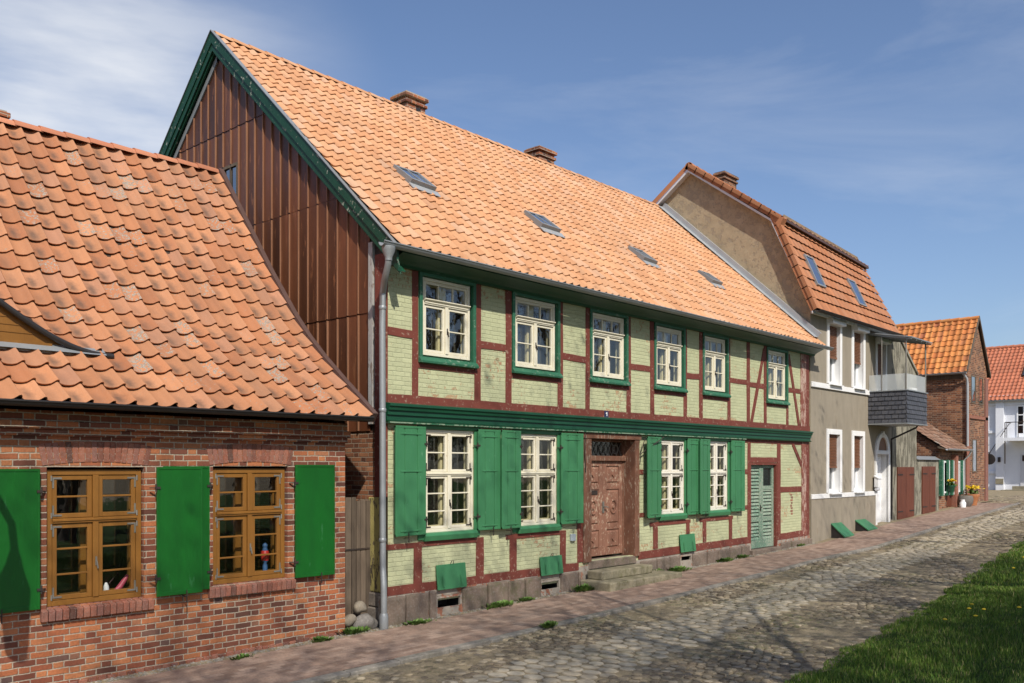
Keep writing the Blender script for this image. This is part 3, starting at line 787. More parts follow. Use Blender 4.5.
mb = MB(); x = -9.5
while x < -.85:
    w = random.uniform(.10, .115); z = gz(x) - .02; mb.box(x, x + w - .014, -.014 - random.uniform(0, .008), .05, z - .2, z + .10 + random.uniform(-.008, .008), jit=.004); x += w
mb.obj("base_course", M['brickpiece'], bh, bev=.006)
for i, (x0, x1, z0, z1) in enumerate(HB):
    wo = sash_window(bh, "window", x0 + .015, x1 - .015, z0 + .01, z1 - .03, .045, M['ochre'], 1.80, 2, 1, 2, M['glass'], hinge=M['steel'], inner=M['ochre'], depth=.26, fw=.06, cw=.052)
    mb = MB(); n = 18
    for k in range(n):
        t0 = (k + .06) / n; t1 = (k + .94) / n; xa, xb = x0 - .05, x1 + .05; cxm = (x0 + x1) / 2
        f = lambda t, zz: (xa + (xb - xa) * t + ((xa + (xb - xa) * t) - cxm) * (zz * .32), z1 + .012 + .045 * (1 - (2 * t - 1) ** 2) + zz)
        a, b, c, d = f(t0, 0), f(t1, 0), f(t1, .235), f(t0, .235); pr = -.006 - random.uniform(0, .006)
        mb.prism([a, b, c, d], 'y', pr, .06)
    mb.obj("brick_arch", M['brickpiece'], bh, bev=.004)
    mb = MB(); x = x0 - .07; 
    while x < x1 + .07:
        w = .066; mb.add([(x, -.055, z0 - .14), (x + w, -.055, z0 - .14), (x + w, .10, z0 - .13), (x, .10, z0 - .13), (x, -.06 - random.uniform(0, .006), z0 - .022), (x + w, -.06 - random.uniform(0, .006), z0 - .022), (x + w, .06, z0 + .012), (x, .06, z0 + .012)], [(0, 3, 2, 1), (4, 5, 6, 7), (0, 1, 5, 4), (1, 2, 6, 5), (2, 3, 7, 6), (3, 0, 4, 7)]); x += .075
    mb.obj("window_sill", M['brickpiece'], bh, bev=.005)
shutter(bh, "shutter", -4.93, -1, .64, .86, 2.38, -.030, M['greenbright'], 2, 'flat')
shutter(bh, "shutter", -2.93, -1, .60, .88, 2.41, -.030, M['greenbright'], 1, 'flat')
shutter(bh, "shutter", -3.63, 1, .57, .86, 2.40, -.072, M['greenbright'], 2, 'flat')
shutter(bh, "shutter", -1.66, 1, .62, .90, 2.43, -.030, M['greenbright'], 3, 'flat')
# roof with its eyelid dormer
PB = [(-.30, 3.10), (.84, 3.96), (1.48, 4.52), (2.3, 5.47), (3.2, 6.62), (3.88, 7.50)]
Z06 = 3.10 + .86 * .90 / 1.14
def eyelid(x): return .525 * (1 + math.cos(PI * min(1, abs(x + 6.4) / 2.5)))
def brick_extra(x, y, z):
    z += .03 * (x + .5) * max(0, z - 3.1) / 4.4 + .012 * math.sin(x * 1.7 + y)
    if x < -6.4 - 2.5 or x > -6.4 + 2.5: return y, z
    b = eyelid(x); zd = Z06 + b + .30 * max(0, y - .6); d = abs(z - zd)
    return y, max(z, zd) + max(0, .2 - d) ** 2 / .8 * min(1, b * 3) * max(0, min(1, (y - .60) * 4))
wb, LB = slope_warp(PB, brick_extra)
wl, _ = slope_warp(PB, lambda x, y, z: (y, z + .03 * (x + .5) * max(0, z - 3.1) / 4.4 + .012 * math.sin(x * 1.7 + y)))
S06 = math.hypot(.90, Z06 - 3.10)
ss = steps_of(S06, .34)
mb = tiles(wl, -9.615, 37, .245, ss, amp=.034, lift=.036, ov=.05, jit=.010)
mb2 = tiles(wb, -9.615, 37, .245, [S06 + .03 + (LB - S06 - .03) * k / 15 for k in range(16)], amp=.034, lift=.036, ov=.06, jit=.010)
ro = MB(); ro.v = mb.v + mb2.v; ro.f = mb.f + [tuple(k + len(mb.v) for k in f) for f in mb2.f]; ro.mi = mb.mi + mb2.mi; ro.uv = mb.uv + mb2.uv
roof = ro.obj("roof", M['roof_brick'], bh, smooth=40)
mb = MB(); N = 48
for k in range(N):
    xa, xb = -9.6 + 9.05 * k / N, -9.6 + 9.05 * (k + 1) / N
    lv = [0, S06 - .03, S06 + .06, S06 + .35, S06 + .8, S06 + 1.4, LB]
    for p, q in zip(lv, lv[1:]):
        if p == lv[1] and eyelid(xa) > .02: continue
        f_ = wl if p == 0 else wb
        mb.quad(f_(xa, p, -.06), f_(xb, p, -.06), f_(xb, q, -.06), f_(xa, q, -.06))
mb.quad((-9.6, 3.88, 7.4), (-.55, 3.88, 7.4), (-.55, 8.2, 3.0), (-9.6, 8.2, 3.0)); mb.obj("roof_deck", M['deck'], roof)
def ridge_run(parent, x0, x1, y, zf, r=.10, step=.36, mat=None, flat=1.0):
    mb = MB(); x = x0
    while x < x1 - .05:
        e = min(x + step, x1); n = 8; vs = []
        for xx, rr, dz in ((x, r, .014), (e + .03, r * .93, 0)):
            vs += [(xx, y + rr * math.cos(PI * k / n) * 1.15, zf(xx) + dz + rr * flat * math.sin(PI * k / n)) for k in range(n + 1)]
        vs += [(x, y + r * .86 * math.cos(PI * k / n) * 1.15, zf(x) + .014 + r * flat * .86 * math.sin(PI * k / n)) for k in range(n + 1)]
        m = n + 1
        fs = [(k, k + 1, m + k + 1, m + k) for k in range(n)] + [(2 * m + k, 2 * m + k + 1, k + 1, k) for k in range(n)]
        mb.add(vs, fs); x = e
    return mb.obj("ridge_tile", mat or M['ridge'], parent, smooth=50)
ridge_run(roof, -9.6, -.58, 3.90, lambda x: 7.47 + .03 * (x + .5), r=.105)
mb = MB(); pts = [(-9.0 + 5.15 * k / 40) for k in range(41)]
mb.tube([(x,   .575, Z06 + eyelid(x) - .02 + .03 * (x + .5) * .15) for x in pts], .036, 8); mb.obj("dormer_gutter", M['blackmetal'], roof, smooth=50)
mb = MB()
for k in range(60):
    xa, xb = -8.9 + 5.0 * k / 60, -8.9 + 5.0 * (k + 1) / 60
    za, zb = Z06 + eyelid(xa), Z06 + eyelid(xb)
    if max(za, zb) < Z06 + .03: continue
    mb.quad((xa, .635, Z06 - .04), (xb, .635, Z06 - .04), (xb, .635, max(zb - .01, Z06)), (xa, .635, max(za - .01, Z06)))
mb.obj("dormer_front", M['ochre'], roof)
mb = MB()
for k in range(1, 4):
    zz = Z06 + .06 + k * .085; hwid = 2.5 / PI * math.acos(max(-1, min(1, (zz + .05 - Z06) / .525 - 1)))
    mb.box(-6.4 - hwid, -6.4 + hwid, .628, .634, zz, zz + .012)
mb.box(-8.4, -4.55, .60, .65, Z06 + .0, Z06 + .055); mb.obj("dormer_batten", M['ochre'], roof)
mb = MB(); mb.add([(-8.9, .50, Z06 - .055), (-3.95, .52, Z06 - .035), (-3.95, .63, Z06 + .05), (-8.9, .63, Z06 + .03)], [(0, 1, 2, 3)]); mb.box(-8.9, -4.0, .590, .63, Z06 - .06, Z06 + .005); mb.obj("dormer_flashing", M['zinc'], roof)
mb = MB(); half_gutter(mb, -9.6, -.60, -.36, 3.075, .055, z1=3.10); mb.obj("gutter", M['blackmetal'], bh, smooth=50)
mb = MB(); P = [wb(-.52, LB * k / 12, 0) for k in range(13)]
for a, b in zip(P, P[1:]):
    a, b = Vector(a), Vector(b); d = (b - a); u = Vector((1, 0, 0)); nn = d.cross(u).normalized()
    if nn.z < 0: nn = -nn
    mb.obox((a + b) / 2 + nn * .02, d * 1.01, u * .085, nn * .15)
mb.obj("verge_flashing", M['flash'], roof)
chimney(bh, -4.25, -3.80, 4.3, 4.7, 6.6, 7.70, holes=False, mat=M['bricks'])
# a toy and an ornament on the inner sills
f = tag(MB().lathe((-1.99, .17, .985), [(.035, 0), (.032, .10), (.02, .13), (.045, .16), (.05, .26), (.03, .33), (.028, .36)], 10).obj("toy_figure", M['bluetoy'], smooth=60), "small toy figure with a red jacket behind the pane of the narrower brick house window", "toy figure")
c = MB().lathe((-1.99, .17, 1.15), [(.05, 0), (.058, .05), (.052, .12), (.02, .15)], 10).obj("jacket", M['redtoy'], smooth=60); own(c, f)
c = MB().lathe((-1.99, .17, 1.30), [(.015, 0), (.034, .03), (.034, .06), (.01, .085)], 10).obj("head", M['bluetoy'], smooth=60); own(c, f)
f = tag(MB().lathe((-4.12, .16, .925), [(.03, 0), (.036, .04), (.03, .09), (.012, .13)], 10).obj("ornament", M['plastic'], smooth=60), "small white ornament standing inside the window beside the house end", "ornament")
mb = MB(); mb.tube([(-4.02, .15, .945), (-3.96, .16, .985), (-3.90, .17, 1.06), (-3.86, .17, 1.12)], [.022, .035, .03, .018], 8)
tag(mb.obj("ribbon", M['pinktoy'], smooth=60), "pink rolled ribbon lying inside the window next to a white ornament", "ribbon")
f['label'] = "small white ornament standing beside a pink ribbon inside the brick house window"

# ================================================================== half-timbered house
th = thing("half_timbered_house", "long two storey half timbered house with pale green infill, red beams and salmon pantile roof", "house", (7.3, 4, gz(7)))
HU = [(.64, 1.82, 4.08, 5.40), (2.78, 4.01, 4.08, 5.40), (4.98, 6.17, 4.08, 5.40), (7.18, 8.33, 4.08, 5.40), (9.14, 10.24, 4.08, 5.40), (12.23, 13.36, 4.06, 5.38)]
HL = [(.72, 1.82, 1.37, 2.99), (2.90, 3.97, 1.37, 2.98), (7.33, 8.34, 1.40, 2.97), (9.25, 10.25, 1.41, 2.99)]
HD = [(4.96, 6.42, .62, 2.95), (11.38, 12.80, .38, 2.50)]
mb = MB(); wall(mb, 0, 14.72, .30, 5.64, HU + HL + HD + [(8.13, 8.60, .34, .50)], 0, .10); mb.obj("infill_wall", M['infill'], th)
mb = MB(); mb.quad((0, 9.3, 0), (0, 9.3, 5.7), (14.7, 9.3, 5.7), (14.7, 9.3, 0)); mb.quad((14.72, 0, 0), (14.72, 9.3, 0), (14.72, 9.3, 5.7), (14.72, 0, 5.7)); mb.obj("rear_wall", M['infill'], th)
mb = MB()
for z in (.36, 3.2, 5.66): mb.quad((0, .1, z), (14.7, .1, z), (14.7, 9.3, z), (0, 9.3, z))
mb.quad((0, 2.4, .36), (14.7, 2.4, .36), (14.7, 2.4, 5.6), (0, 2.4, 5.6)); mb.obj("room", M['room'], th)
T = M['timber']; T0 = 3.48; T1 = 5.42
for xa, xb in ((.48, .60), (1.84, 1.98), (2.60, 2.74), (4.00, 4.14), (4.83, 4.95), (6.17, 6.31), (7.02, 7.16), (8.32, 8.45), (8.98, 9.12), (10.25, 10.38), (11.19, 11.34), (12.08, 12.22), (13.33, 13.44)):
    stick(th, "timber_post", ((xa + xb) / 2, T0), ((xa + xb) / 2 + random.uniform(-.012, .012), T1), xb - xa, T)
for xa, xb, z in ((0, .48, 4.43), (1.98, 2.60, 4.42), (4.14, 4.83, 4.42), (6.31, 7.02, 4.42), (8.45, 8.98, 4.40), (10.38, 11.19, 4.43), (11.34, 12.08, 4.40), (13.44, 14.16, 4.40)):
    stick(th, "timber_rail", (xa, z + random.uniform(-.01, .01)), (xb, z + random.uniform(-.01, .01)), .12, T, y0=-.012)
for a, b, *_ in HU: stick(th, "timber_rail", (a - .04, 3.965), (b + .02, 3.965), .075, T, y0=-.012)
stick(th, "timber_brace", (11.42, 3.48), (12.10, 5.32), .12, T, y0=-.016, y1=.08); stick(th, "timber_brace", (13.45, 5.32), (14.08, 3.48), .12, T, y0=-.016, y1=.08)
stick(th, "sill_beam", (-.02, 3.425), (14.72, 3.425), .135, T, y0=-.018)
stick(th, "top_plate", (-.02, 5.46), (14.72, 5.46), .10, T, y0=-.012)
stick(th, "corner_post", (14.33, T0), (14.33, T1), .32, M['oldwhite'], y0=-.022)
stick(th, "corner_post", (14.36, .62), (14.36, 3.06), .26, M['oldwhite'], y0=-.022)
stick(th, "corner_board", (14.60, .45), (14.60, 5.42), .20, M['timber'], y0=-.012)
# ground floor framing
G0 = .60
for xa, xb, z0, z1 in ((.51, .67, .6, 1.24), (1.88, 2.05, .6, 1.24), (2.70, 2.87, .6, 1.24), (4.07, 4.23, .6, 1.24), (6.44, 6.60, .62, 3.06), (7.13, 7.29, .70, 1.24), (8.43, 8.56, .70, 1.24), (9.13, 9.27, .72, 1.24), (10.32, 10.46, .72, 1.24), (11.23, 11.38, .45, 3.0), (12.80, 12.99, .42, 3.0), (4.58, 4.73, .62, 3.06)):
    stick(th, "timber_post", ((xa + xb) / 2, z0), ((xa + xb) / 2, z1), xb - xa, T)
for xa, xb, z, w in ((.0, 1.9, 1.205, .08), (2.6, 4.2, 1.205, .08), (7.0, 8.6, 1.215, .08), (9.0, 10.5, 1.22, .08), (10.46, 11.23, 2.29, .11), (10.9, 11.23, 1.43, .10), (6.60, 6.75, 2.3, .10), (6.60, 6.8, 1.42, .08), (11.38, 12.80, 2.575, .13), (12.99, 14.23, 1.82, .14), (10.95, 14.4, 3.03, .08)):
    stick(th, "timber_rail", (xa, z), (xb, z), w, T, y0=-.013)
stick(th, "timber_brace", (13.70, 3.0), (14.24, 2.44), .12, T, y0=-.017)
stick(th, "sill_beam", (-.02, .545), (4.60, .545), .14, T, y0=-.02); stick(th, "sill_beam", (6.58, .60), (11.24, .645), .16, T, y0=-.02); stick(th, "sill_beam", (12.98, .62), (14.5, .64), .16, T, y0=-.02)
# stone plinth
def plinth_gap(x):
    for a, b in ((.94, 1.51), (3.46, 4.02), (8.13, 8.60)):
        if a - .001 < x < b: return b
    return None
mb = MB(); back = MB()
for xa, xb, dz in ((-.12, 4.62, .475), (6.60, 11.25, 0), (12.95, 14.75, 0)):
    x = xa
    while x < xb - .02:
        g = plinth_gap(x)
        if g: x = g + .003; continue
        w = random.uniform(.42, .62); e = min(x + w, xb)
        for a, b in ((.94, 1.51), (3.46, 4.02), (8.13, 8.60)):
            if x < a < e: e = a
        zt = dz or float(np.interp(x, [6.6, 11.2, 13, 14.8], [.50, .545, .49, .50]))
        mb = MB()
        if e - x > .05: mb.box(x + .012, e - .012, -.065 - random.uniform(0, .025), .08, gz(x) - .25, zt - .015 - random.uniform(0, .012), jit=.012).obj("plinth_stone", M['granite'], th, bev=.028, seg=2)
        x = e
back = MB()
for xa, xb, zt0, zt1 in ((-.1, .93, .475, .475), (1.52, 3.45, .475, .475), (4.03, 4.95, .475, .56), (6.42, 8.12, .51, .52), (8.61, 11.38, .53, .56), (12.8, 14.72, .54, .56), (.93, 1.52, .475, .475), (3.45, 4.03, .475, .475), (8.12, 8.61, .52, .53)):
    back = MB()
    vent = (xa, xb) in ((.93, 1.52), (3.45, 4.03), (8.12, 8.61))
    lo = gz(xa) + .36 if vent else gz(xa) - .2
    if vent: lo = {.93: .375, 3.45: .385, 8.12: .50}[xa]
    back.prism([(xa, lo), (xb, lo), (xb, zt1), (xa, zt0)], 'y', -.018, .095)
    back.obj("plinth_mortar", M['mortar'], th)
    if vent: MB().box(xa, xb, -.05, .095, gz(xa) - .1, {.93: .15, 3.45: .18, 8.12: .34}[xa]).obj("vent_sill", M['mortar'], th)
for a, b, c, d in ((.94, 1.51, .15, .37), (3.46, 4.02, .18, .38), (8.13, 8.60, .34, .50)):
    mb = MB(); ring(mb, a, b, c, d, .035, -.045, .0); vo = mb.obj("cellar_vent", M['mortar'], th)
    mb = MB(); mb.quad((a, .30, c), (b, .30, c), (b, .30, d), (a, .30, d)); mb.quad((a, 0, c), (a, 0, d), (a, .3, d), (a, .3, c)); mb.quad((b, 0, c), (b, .3, c), (b, .3, d), (b, 0, d)); mb.quad((a, 0, d), (b, 0, d), (b, .3, d), (a, .3, d)); mb.quad((a, 0, c), (a, .3, c), (b, .3, c), (b, 0, c)); mb.obj("vent_recess", M['blackmetal'], vo)
for a, b, c, d in ((.95, 1.59, .47, .86), (3.46, 4.07, .47, .80), (8.11, 8.72, .56, .94)):
    mb = MB(); mb.add([(a, -.085, c), (b, -.085, c), (b, -.062, c), (a, -.062, c), (a, -.045, d), (b, -.045, d), (b, -.022, d), (a, -.022, d)], [(0, 3, 2, 1), (4, 5, 6, 7), (0, 1, 5, 4), (1, 2, 6, 5), (2, 3, 7, 6), (3, 0, 4, 7)])
    fl = mb.obj("cellar_flap", M['green'], th, bev=.004)
    for xx in (a + .12, b - .12): MB().add([(xx - .018, -.094, c + .04), (xx + .018, -.094, c + .04), (xx + .018, -.078, c + .22), (xx - .018, -.078, c + .22), (xx - .018, -.086, c + .035), (xx + .018, -.086, c + .035)], [(0, 1, 2, 3), (0, 4, 5, 1)]).obj('hinge', M['green'], fl)
    mb = MB(); mb.tube([((a + b) / 2 - .03, -.06, d + .0), ((a + b) / 2 - .02, -.075, d + .05), ((a + b) / 2 + .02, -.075, d + .05), ((a + b) / 2 + .03, -.06, d)], .006, 6); mb.obj("handle", M['iron'], fl)
# bands and cornice
mb = MB(); mb.prism([(0, 3.075), (-.075, 3.075), (-.085, 3.10), (-.05, 3.105), (-.05, 3.175), (-.075, 3.18), (-.075, 3.245), (-.10, 3.25), (-.11, 3.30), (-.13, 3.31), (-.13, 3.345), (-.02, 3.365), (0, 3.365)], 'x', -.06, 14.70); mb.obj("storey_band", M['greendark'], th)
mb = MB(); mb.prism([(-.086, 3.052), (-.10, 3.056), (-.10, 3.076), (-.0, 3.0745), (0, 3.052)], 'x', -.05, 11.0); mb.obj("band_moulding", paint("peeling moulding", (.30, .36, .26), (.10, .22, .14), wear=(.02, .10, .05), wear_amt=.25, wscale=14), th)
mb = MB(); mb.prism([(0, 5.41), (-.06, 5.41), (-.075, 5.45), (-.12, 5.48), (-.30, 5.56), (-.31, 5.62), (0, 5.66)], 'x', .03, 14.95); mb.obj("cornice", M['greendark'], th)
mb = MB(); half_gutter(mb, -.50, 15.10, -.455, 5.60, .066, z1=5.60); mb.obj("gutter", M['zinc'], th, smooth=50)
mb = MB(); px, py = -.205, -.13
mb.lathe((-.37, -.455, 5.345), [(.052, 0), (.055, .05), (.095, .14), (.10, .20)], 12)
mb.tube([(-.37, -.455, 5.40), (-.37, -.445, 5.30), (-.30, -.28, 5.10), (px, py, 4.95), (px - .01, py, 4.5), (px, py, .98), (px - .005, py - .01, .88), (px - .035, -.19, .72), (px - .04, -.20, .6), (px - .04, -.20, gz(0) + .02)], .047, 12)
for z in (4.7, 3.2, 1.3): mb.lathe((px - .005, py, z), [(.049, 0), (.056, .01), (.056, .05), (.049, .06)], 12)
mb.lathe((px - .04, -.20, gz(0) + .03), [(.06, 0), (.066, .02), (.066, .2), (.052, .24)], 12)
mb.obj("downpipe", M['zinc'], th, smooth=40)
# windows
for i, (a, b, c, d) in enumerate(HU):
    w = sash_window(th, "window", a + .06, b - .07, c + .06, d - .05, .012, M['cream'], 4.96, 3, 0, 1, M['glass'], inner=M['creamin'], depth=.17, latch=True, hinge=None)
    mb = MB(); s = .062
    ring(mb, a - .03, b + .03, c - .03, d + .02, s, -.040, .045); mb.obj("surround", M['greenlite'], w, bev=.004)
    mb = MB(); mb.prism([(.04, c - .065), (-.085, c - .07), (-.09, c - .035), (-.045, c + .02), (.04, c + .028)], 'x', a - .045, b + .045); mb.obj("sill", M['greenlite'], w, bev=.004)
    mb = MB(); mb.prism([(.02, 4.985), (-.012, 4.985), (-.035, 5.005), (-.035, 5.02), (.02, 5.03)], 'x', a + .09, b - .10); mb.obj("transom_moulding", M['cream'], w)
for i, (a, b, c, d) in enumerate(HL):
    w = sash_window(th, "window", a + .005, b - .005, c + .005, d - .005, .004, M['cream'] if i < 2 else M['whitewin'], 2.29 - .02 * (i > 1), 2, 1, 2, M['glass'], hinge=M['iron'], inner=M['creamin'], depth=.17)
    mb = MB(); mb.box(a - .13, a - .002, -.028, .03, c - .10, 3.05); mb.box(b + .002, b + .13, -.028, .03, c - .10, 3.05); mb.box(a - .002, b + .002, -.028, .03, d + .002, 3.05); mb.obj("surround", M['green'], w, bev=.004)
    mb = MB(); mb.prism([(.04, c - .12), (-.06, c - .12), (-.075, c - .04), (-.05, c + .0), (.04, c + .012)], 'x', a - .02, b + .04); mb.obj("sill", M['green'], w, bev=.004)
    zl = c + .62
for hx, sd, w, y, an in ((.70, -1, .64, -.045, 3), (1.86, 1, .52, -.045, 2), (2.88, -1, .53, -.075, 5), (4.02, 1, .60, -.045, 4), (7.31, -1, .62, -.06, 7), (8.38, 1, .50, -.045, 3), (9.28, -1, .52, -.08, 6), (10.31, 1, .58, -.045, 4)):
    shutter(th, "shutter", hx, sd, w, 1.36, 3.02, y, M['green'], an)
# front door
dm = M['browndoor']
fr = MB(); fr.box(4.735, 4.967, -.045, .32, .60, 3.06); fr.box(6.413, 6.575, -.045, .32, .60, 3.06); fr.box(4.70, 6.62, -.06, .32, 2.943, 3.05); fr.box(4.969, 6.411, .17, .30, 2.52, 2.62); fr.box(4.969, 6.411, .215, .30, 2.90, 2.941); fr.box(4.969, 5.02, .215, .30, .62, 2.90); fr.box(6.36, 6.411, .215, .30, .62, 2.90)
fd = fr.obj("door_frame", M['brownframe'], th, bev=.006)
g = MB(); g.quad((5.02, .27, 2.62), (6.36, .27, 2.62), (6.36, .27, 2.9), (5.02, .27, 2.9)); g.obj("fanlight_pane", M['glass'], fd)
g = MB()
for k in range(9):
    xx = 5.06 + k * .16; g.bar((xx, .255, 2.63), (xx + .16, .255, 2.89), .012, .01); g.bar((xx + .16, .253, 2.63), (xx, .253, 2.89), .012, .01)
for k in (0, 1, 2):
    c_ = 5.25 + k * .44; g.tube([(c_ + .09 * math.cos(a * PI / 6), .248, 2.755 + .09 * math.sin(a * PI / 6)) for a in range(13)], .008, 5)
g.obj("fanlight_grille", M['steel'], fd)
def door_leaf(x0, x1, hinge_left):
    mb = MB(); z0, z1 = .66, 2.52; y = .245
    mb.box(x0, x1, y, y + .05, z0, z1)
    sw = .115
    mb.box(x0, x0 + sw, y - .018, y - .001, z0, z1); mb.box(x1 - sw, x1, y - .018, y - .001, z0, z1)
    for a, b in ((z0, z0 + .12), (z0 + .50, z0 + .60), (z0 + 1.30, z0 + 1.40), (z1 - .10, z1)): mb.box(x0 + sw, x1 - sw, y - .018, y - .001, a, b)
    xc = (x0 + x1) / 2
    for a, b in ((z0 + .15, z0 + .47), (z0 + .63, z0 + 1.27), (z0 + 1.43, z1 - .13)):
        e = .022; xa, xb = x0 + sw + .03, x1 - sw - .03
        mb.add([(xa, y - .002, a), (xb, y - .002, a), (xb, y - .002, b), (xa, y - .002, b), (xa + e, y - .022, a + e), (xb - e, y - .022, a + e), (xb - e, y - .022, b - e), (xa + e, y - .022, b - e)], [(4, 5, 6, 7), (0, 1, 5, 4), (1, 2, 6, 5), (2, 3, 7, 6), (3, 0, 4, 7)])
    o = mb.obj("door_leaf", dm, th, bev=.003)
    r = MB()
    ringp = [(xc + .10 * math.cos(k * PI / 10), y - .03, z0 + .95 + .13 * math.sin(k * PI / 10)) for k in range(21)]
    r.tube(ringp, .018, 6); r.tube([(xc, y - .05, z0 + .95), (xc, y - .02, z0 + .95)], [.035, .06], 10)
    r.obj("carved_rosette", dm, o)
    for zz in (z0 + .31, z1 - .27): MB().obox((xc, y - .03, zz), (.05, 0, .05), (0, .03, 0), (-.05, 0, .05)).obj("carved_stud", dm, o)
    return o
door_leaf(5.022, 5.688, True); dl = door_leaf(5.694, 6.358, False)
h = MB(); h.box(5.66, 5.72, .212, .221, 1.50, 1.72); h.tube([(5.69, .21, 1.62), (5.69, .17, 1.62), (5.75, .165, 1.615), (5.80, .168, 1.60)], .011, 8); h.obj("handle", M['steel'], dl)
h = MB(); h.box(5.22, 5.50, .212, .226, 1.86, 1.94); h.obj("letter_slot", M['iron'], fd)
mb = MB(); mb.box(4.90, 6.47, -.035, .30, .46, .612, jit=.004); mb.obj("threshold", M['granite'], th, bev=.015, seg=2)
mb = MB(); mb.tube([(6.66, -.12, 2.98), (6.60, -.06, 2.70), (6.57, -.055, 2.45)], .009, 5); mb.tube([(4.75, -.06, 3.0), (4.73, -.07, 2.62), (4.76, -.06, 2.3)], .009, 5); mb.tube([(6.56, -.07, 2.66), (7.25, -.19, 3.02)], .011, 6); mb.obj("old_cable", M['iron'], th)
# second, peeling green door
fr = MB(); fr.box(11.383, 11.415, -.005, .33, .387, 2.497); fr.box(12.765, 12.797, -.005, .33, .387, 2.497); fr.box(11.415, 12.765, -.005, .33, 2.455, 2.497); fd2 = fr.obj("door_frame", T, th)
for x0, x1, pane in ((11.418, 12.085, False), (12.095, 12.762, True)):
    mb = MB(); y = .085; z0, z1 = .40, 2.445
    mb.box(x0, x0 + .10, y - .015, y + .04, z0, z1); mb.box(x1 - .10, x1, y - .015, y + .04, z0, z1); mb.box(x0 + .1, x1 - .1, y - .013, y + .04, z0, z0 + .20); mb.box(x0 + .1, x1 - .1, y - .013, y + .04, z1 - .07, z1); mb.box(x0 + .1, x1 - .1, y - .013, y + .04, 1.05, 1.17)
    top = 1.93 if pane else z1 - .07
    if pane: mb.box(x0 + .1, x1 - .1, y - .013, y + .04, 1.83, 1.93)
    mb.box(x0 + .1, x1 - .1, y + .03, y + .045, z0, top)
    z = z0 + .21
    while z < (1.83 if pane else top) - .03:
        if not 1.0 < z < 1.17: mb.add([(x0 + .1, y - .012, z), (x1 - .1, y - .012, z), (x1 - .1, y + .028, z + .075), (x0 + .1, y + .028, z + .075), (x0 + .1, y + .0, z - .012), (x1 - .1, y + .0, z - .012), (x1 - .1, y + .04, z + .06), (x0 + .1, y + .04, z + .06)], [(0, 1, 2, 3), (4, 7, 6, 5), (0, 4, 5, 1)])
        z += .085
    o = mb.obj("door_leaf", M['greendoor'], th, bev=.003)
    if pane:
        g = MB(); g.quad((x0 + .1, y + .02, 1.93), (x1 - .1, y + .02, 1.93), (x1 - .1, y + .02, z1 - .07), (x0 + .1, y + .02, z1 - .07)); g.obj("pane", paint('dark door pane', (.016, .022, .024), rough=.12), o)
    else:
        g = MB(); g.box(x1 - .06, x1 - .02, y - .024, y - .015, 1.30, 1.46); g.tube([(x1 - .04, y - .02, 1.40), (x1 - .04, y - .06, 1.40), (x1 - .12, y - .06, 1.39)], .009, 6); g.obj("handle", M['iron'], o)
mb = MB(); mb.box(11.30, 12.95, -.11, .20, .22, .385, jit=.006); mb.obj("threshold", M['granite'], th, bev=.015, seg=2)
# red bare bricks showing in the panel by the corner
mb = MB()
for k in range(8):
    x = 13.58 + (.0 if k % 2 else .03); z = 1.16 + k * .07; mb.box(x, x + random.uniform(.07, .13), -.004, .02, z, z + .052, jit=.004)
mb.obj("bare_brick", M['brickpiece'], th)
# number plate, meter box
mb = MB(); mb.box(5.40, 5.53, -.030, -.0185, 3.36, 3.485); pl = mb.obj("number_plate", M['plate'], th, bev=.004)
mb = MB(); mb.box(5.462, 5.482, -.034, -.0305, 3.385, 3.462); mb.bar((5.466, -.0322, 3.455), (5.438, -.0322, 3.432), .016, .0035); mb.obj("digit", M['plastic'], pl)
mb = MB(); mb.box(4.35, 4.48, -.05, .0, 1.03, 1.16); mb.obj("meter_box", M['boxgrey'], th, bev=.008)
# gable end towards the low house
mb = MB(); RS = .925
def gz_top(y): return 9.99 - abs(y - 4.76) * RS
mb.add([(.005, .28, 2.95), (.005, 9.3, 2.95), (.005, 9.3, gz_top(9.3)), (.005, 4.76, gz_top(4.76)), (.005, .28, gz_top(.28))], [(0, 4, 3, 2, 1)])
mb.quad((.005, .0, -.1), (.005, .0, 5.7), (.005, .28, 5.9), (.005, .28, -.1)); mb.obj("gable_backing", M['deck'], th)
mb = MB(); y = .40; k = 0
cuts = [2.95, 4.75, 6.645, 8.515, 11]
holeY, holeZ = (4.10, 4.62), (7.15, 7.87)
seam = MB()
while y < 9.25:
    e = min(y + .262, 9.26)
    for c, d in zip(cuts, cuts[1:]):
        ta, tb = gz_top(y), gz_top(e)
        if min(ta, tb) <= c: 
            if max(ta, tb) <= c: continue
        ya, yb = y + .003, e - .003
        segs = [(c, d)]
        if ya < holeY[1] and yb > holeY[0]: segs = [(c, min(d, holeZ[0])), (max(c, holeZ[1]), d)]
        for c2, d2 in segs:
            if d2 <= c2: continue
            A, B = min(d2, max(ta, c2)), min(d2, max(tb, c2)); px_ = -.010 - random.uniform(0, .004) - .006 * (cuts.index(c) % 2)
            vs = [(px_ - .006, ya, c2), (px_ - .006, yb, c2), (px_, yb, B - .004), (px_, ya, A - .004), (.004, ya, c2), (.004, yb, c2), (.004, yb, B), (.004, ya, A)]
            mb.add(vs, [(0, 1, 2, 3), (4, 7, 6, 5), (0, 4, 5, 1), (1, 5, 6, 2), (2, 6, 7, 3), (3, 7, 4, 0)])
            if not (holeY[0] < e < holeY[1] and c2 < holeZ[1] and d2 > holeZ[0]) and B > c2 + .02: seam.box(-.042, .0, e - .009, e + .009, c2 + .006, B - .02)
    y = e; k += 1
clad = mb.obj("gable_cladding", M['copper'], th)
seam.obj("cladding_seam", M['copperseam'], clad)
gw = MB(); g2 = MB(); y0_, y1_, z0_, z1_ = 4.10, 4.62, 7.15, 7.87
